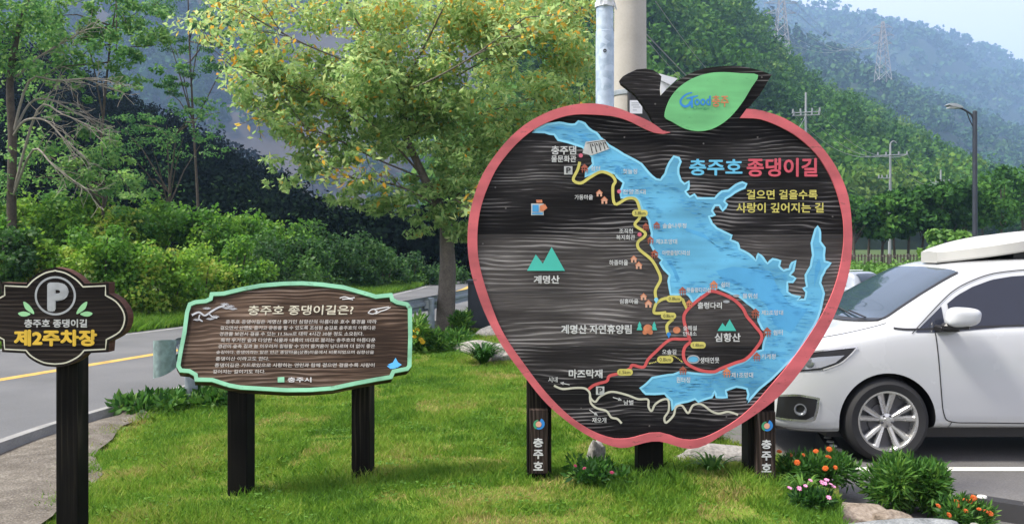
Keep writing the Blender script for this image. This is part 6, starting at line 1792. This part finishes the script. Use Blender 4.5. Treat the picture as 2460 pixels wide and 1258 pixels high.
def pylon(label, px, ytop, ybot, halfw, D, arms):
    b = pt(px, ybot, D); t = pt(px, ytop, D); s = D / F; w = halfw * s
    o = thing('pylon', label, 'pylon', (b.x, D, b.z), 'lattice pylons on the ridge')
    mb = MB(); H = t.z - b.z; th = .22 * D / 500
    def corner(f, k): ww = w * (1 - f) ** 1.0 * .86 + w * .14; dx, dy = ((-1, -1), (1, -1), (1, 1), (-1, 1))[k]; return Vector((b.x + dx * ww, D + dy * ww, b.z + H * f - (1.5 if f == 0 else 0)))
    lv = [0, .16, .31, .44, .56, .67, .77, .86, .94, 1.0]
    for k in range(4):
        mb.tube([corner(f, k) for f in lv], th, 4)
        for i in range(len(lv) - 1):
            mb.tube([corner(lv[i], k), corner(lv[i + 1], (k + 1) % 4)], th * .55, 4); mb.tube([corner(lv[i], (k + 1) % 4), corner(lv[i + 1], k)], th * .55, 4)
    mb.build('lattice', M['pylon'], o)
    for (f, L) in arms:
        mb = MB()
        for sg in (-1, 1):
            e = Vector((b.x + sg * L * s, D, b.z + H * f))
            for k in ((0, 3) if sg < 0 else (1, 2)):
                mb.tube([corner(f, k), e], th * .6, 4); mb.tube([corner(min(1, f + .06), k), e], th * .5, 4)
            mb.tube([e, e - Vector((0, 0, H * .05))], th * .5, 4)
        mb.build('crossarm', M['pylon'], o)
    return o
D_a, D_b = 420, 640
pylon('lattice pylon at the top, left of the far ridge', 1877, -40, 132, 17, D_a, [(.58, 36), (.72, 40), (.86, 34)])
pylon('lattice pylon standing lower on the slope at the right', 2121, 52, 190, 15, D_b, [(.62, 22), (.76, 26), (.90, 22)])
def wire(label, A, Bp, sag, r, name='power_line', group='power lines', n=14):
    A = Vector(A); Bp = Vector(Bp); mb = MB()
    pts_ = [A.lerp(Bp, k / n) - Vector((0, 0, sag * 4 * (k / n) * (1 - k / n))) for k in range(n + 1)]
    mb.tube(pts_, r, 4); o = mb.build(name, M['wire']); tag(o, label, 'wire', group)
for k, (xa, ya, xb, yb, sg) in enumerate(((1841,58,2095,66,16),(1913,58,2147,66,15),(1837,34,2095,86,14),(1917,34,2149,86,13),(1843,8,2099,104,12),(1911,8,2143,104,11))):
    wire('sagging high voltage wire strung between the two lattice pylons', pt(xa, ya, D_a), pt(xb, yb, D_b), sg, .10, group='wires between the pylons')
for k, (x0, y0, xb, yb) in enumerate(((1560,40,1841,58),(1560,15,1837,34),(1560,64,1843,72))):
    wire('high voltage wire running left from the upper pylon behind the leaf', pt(x0, y0, 330), pt(xb, yb, D_a), 6, .09, group='wires left of the pylon')
for k, (a, b, sg) in enumerate((((1938,270,62),(2140,372,74),1.2),((1968,268,62),(2180,371,74),1.3),((1904,272,62),(2108,374,74),1.1))):
    wire('thin line strung from the rim-side power pole to the tall lamp-armed pole', pt(*a), pt(*b), sg, .022, group='lines between the two nearest power poles')
for k, (a, b, sg) in enumerate((((2140,372,74),(2260,437,100),1.2),((2180,371,74),(2280,437,100),1.2))):
    wire('thin line strung from the lamp-armed pole to the thin far pole', pt(*a), pt(*b), sg, .026, group='lines between the far power poles')
wire('upper cable slanting down from the concrete pole behind the leaf', pt(1575, 4, 12.2), pt(1760, 215, 40), .25, .008, group=None)
wire('lower cable slanting down from the concrete pole behind the stem', pt(1553, 95, 12.2), pt(1700, 230, 40), .2, .008, group=None)
wire('third cable leaving the concrete pole towards the right hill', pt(1550, 80, 12.2), pt(1936, 276, 62), 1.6, .012, group=None)

# ------------------------------------------------------------------ guardrail
gr = thing('guardrail', 'grey steel guardrail with a flared end beside the road', 'guardrail', (-3.6, 9.8, 0))
def grx(y): return np.interp(y, [8.6, 9.8, 13.5, 17.6, 22, 28, 36], [-3.98, -3.66, -2.68, -1.72, -.85, -.1, .5])
ysg = np.linspace(9.72, 36, 70)
prof = [(-.02, .66), (.035, .63), (.035, .58), (-.03, .545), (-.03, .495), (.035, .46), (.035, .41), (-.02, .38)]
vs = []; fs = []
for y in ysg:
    x = float(grx(y)); vs += [(x - o_, y, z + .06) for o_, z in prof]
k = len(prof)
for j in range(len(ysg) - 1): fs += [(j*k+i, j*k+i+1, (j+1)*k+i+1, (j+1)*k+i) for i in range(k - 1)]
mb = MB(); mb.add(vs, fs); mb.build('rail', M['galv'], gr, smooth=50)
# flared curled end piece
vs = []; fs = []; m = 12
for i in range(m + 1):
    a = i / m * 2.5; x0, y0 = float(grx(9.72)), 9.72
    cx_, cy_ = x0 - .10, y0
    x = cx_ + .10 * math.cos(a) - .01 * a; y = cy_ - .20 * math.sin(a)
    grow = 1 + .25 * math.sin(min(a, 1.57))
    for zz in np.linspace(-.15, .15, 5): vs.append((x, y, .55 + zz * (grow + .12 * i / m) - .05 * i / m + .012 * math.cos(zz * 30)))
for i in range(m): fs += [(i*5+j, i*5+j+1, (i+1)*5+j+1, (i+1)*5+j) for j in range(4)]
mb = MB(); mb.add(vs, fs); mb.build('end_piece', paint('scratched_greenish_steel', (.22, .30, .28), .45, metal=.3, var=.35, scale=14), gr, smooth=60)
for y in (9.8, 13.7, 17.6, 21.5, 25.5, 29.5):
    x = float(grx(y)); mb = MB(); mb.lathe([(.068, -.4), (.068, .69), (.05, .71), (.001, .715)], (x + .115, y, 0), (0, 0, 1), 18); gp = mb.build('post', M['galv'], gr, smooth=40)
    mb = MB(); mb.box((x + .03, y, .57), (.09, .10, .16)); mb.build('bracket', M['steel_dull'], gp)

# dark cabinet beside the tree, left of the map rim
a = pt(1124, 783, 18.3); b = pt(1196, 690, 18.3)
cb = thing('utility_cabinet', 'dark blue grey box cabinet half hidden behind the left rim of the map sign', 'cabinet', ((a.x + b.x) / 2, 18.3, 0))
mb = MB(); h = .98; mb.box(((a.x + b.x) / 2, 18.6, h / 2 - .03), (b.x - a.x, .6, h + .06), bev=.012); mb.build('body', M['dark_metal'], cb)
mb = MB(); mb.box(((a.x + b.x) / 2, 18.58, h + .02), (b.x - a.x + .06, .68, .05), bev=.01); mb.build('lid', M['dark_metal'], cb)
mb = MB(); mb.box(((a.x + b.x) / 2, 18.293, h / 2), (b.x - a.x - .10, .012, h - .14)); dr = mb.build('door', M['dark_metal'], cb)
mb = MB(); mb.box(((a.x + b.x) / 2 + .2, 18.275, h * .55), (.03, .025, .12)); mb.build('handle', M['black_trim'], dr)

# wooden fence along the field
A = pt(2030, 650, 60); Bq = pt(2250, 650, 60)
zf = float(gz(A.x, 60)) - .02
fence = thing('wooden_fence', 'low brown wooden picket fence below the grove', 'fence', (A.x, 60, zf))
n = 14
for k in range(n):
    x = A.x - 2 + (Bq.x - A.x + 10) * k / (n - 1)
    mb = MB(); mb.box((x, 60, zf + .45), (.10, .10, 1.1)); mb.build('post', M['bark_pale'], fence)
for z in (.35, .85):
    mb = MB(); mb.box(((A.x + Bq.x) / 2 + 3, 59.93, zf + z), (Bq.x - A.x + 10, .05, .10)); mb.build('rail', M['bark_pale'], fence)
mb = MB(); x = A.x - 2
while x < Bq.x + 8: mb.box((x, 59.88, zf + .55), (.07, .03, .85)); x += .22
mb.build('pickets', M['bark'], fence)

# rubber wheel stops
def wheel_stop(label, c, L, rz):
    z = float(park_z(c[1])); o = thing('wheel_stop', label, 'wheel stop', (0, 0, 0), None)
    mb = MB(); h = .125
    vs = []
    for x in (-L/2, -L/2 + .03, L/2 - .03, L/2):
        e = .82 if abs(x) > L/2 - .01 else 1
        vs += [(x, -.085, 0), (x, -.06, h * e), (x, .06, h * e), (x, .085, 0)]
    fs = [(j*4+i, j*4+(i+1) % 4, (j+1)*4+(i+1) % 4, (j+1)*4+i) for j in range(3) for i in range(4)] + [(0, 1, 2, 3), (12, 13, 14, 15)]
    mb.add(vs, fs); mb.build('block', M['rubber'], o)
    for x in np.linspace(-L/2 + .12, L/2 - .12, 4):
        mb = MB(); mb.lathe([(.034, 0), (.030, .010), (.001, .013)], (x, 0, h), (0, 0, 1), 14); mb.build('reflector', M['line_white'], o)
    o.location = (c[0], c[1], z - .004); o.rotation_euler = (0, 0, rz)
wheel_stop('black rubber wheel stop with white studs at the bottom right corner', (3.58, 5.85, 0), 1.1, R(-38))
wheel_stop('black wheel stop touching the front tyre of the minivan', (2.86, 8.0, 0), .75, R(78))

# ------------------------------------------------------------------ air
hz, nt, bs = new_mat('haze_air')
nt.nodes.remove(bs)
pv = N(nt, 'ShaderNodeVolumePrincipled'); pv.inputs['Color'].default_value = (.44, .66, 1.0, 1); pv.inputs['Density'].default_value = .00030; pv.inputs['Anisotropy'].default_value = .2
nt.links.new(pv.outputs[0], nt.nodes['Material Output'].inputs['Volume'])
mb = MB(); mb.box((300, 2700, 395), (14000, 6200, 830)); h_o = mb.build('haze', hz); tag(h_o, kind='stuff')
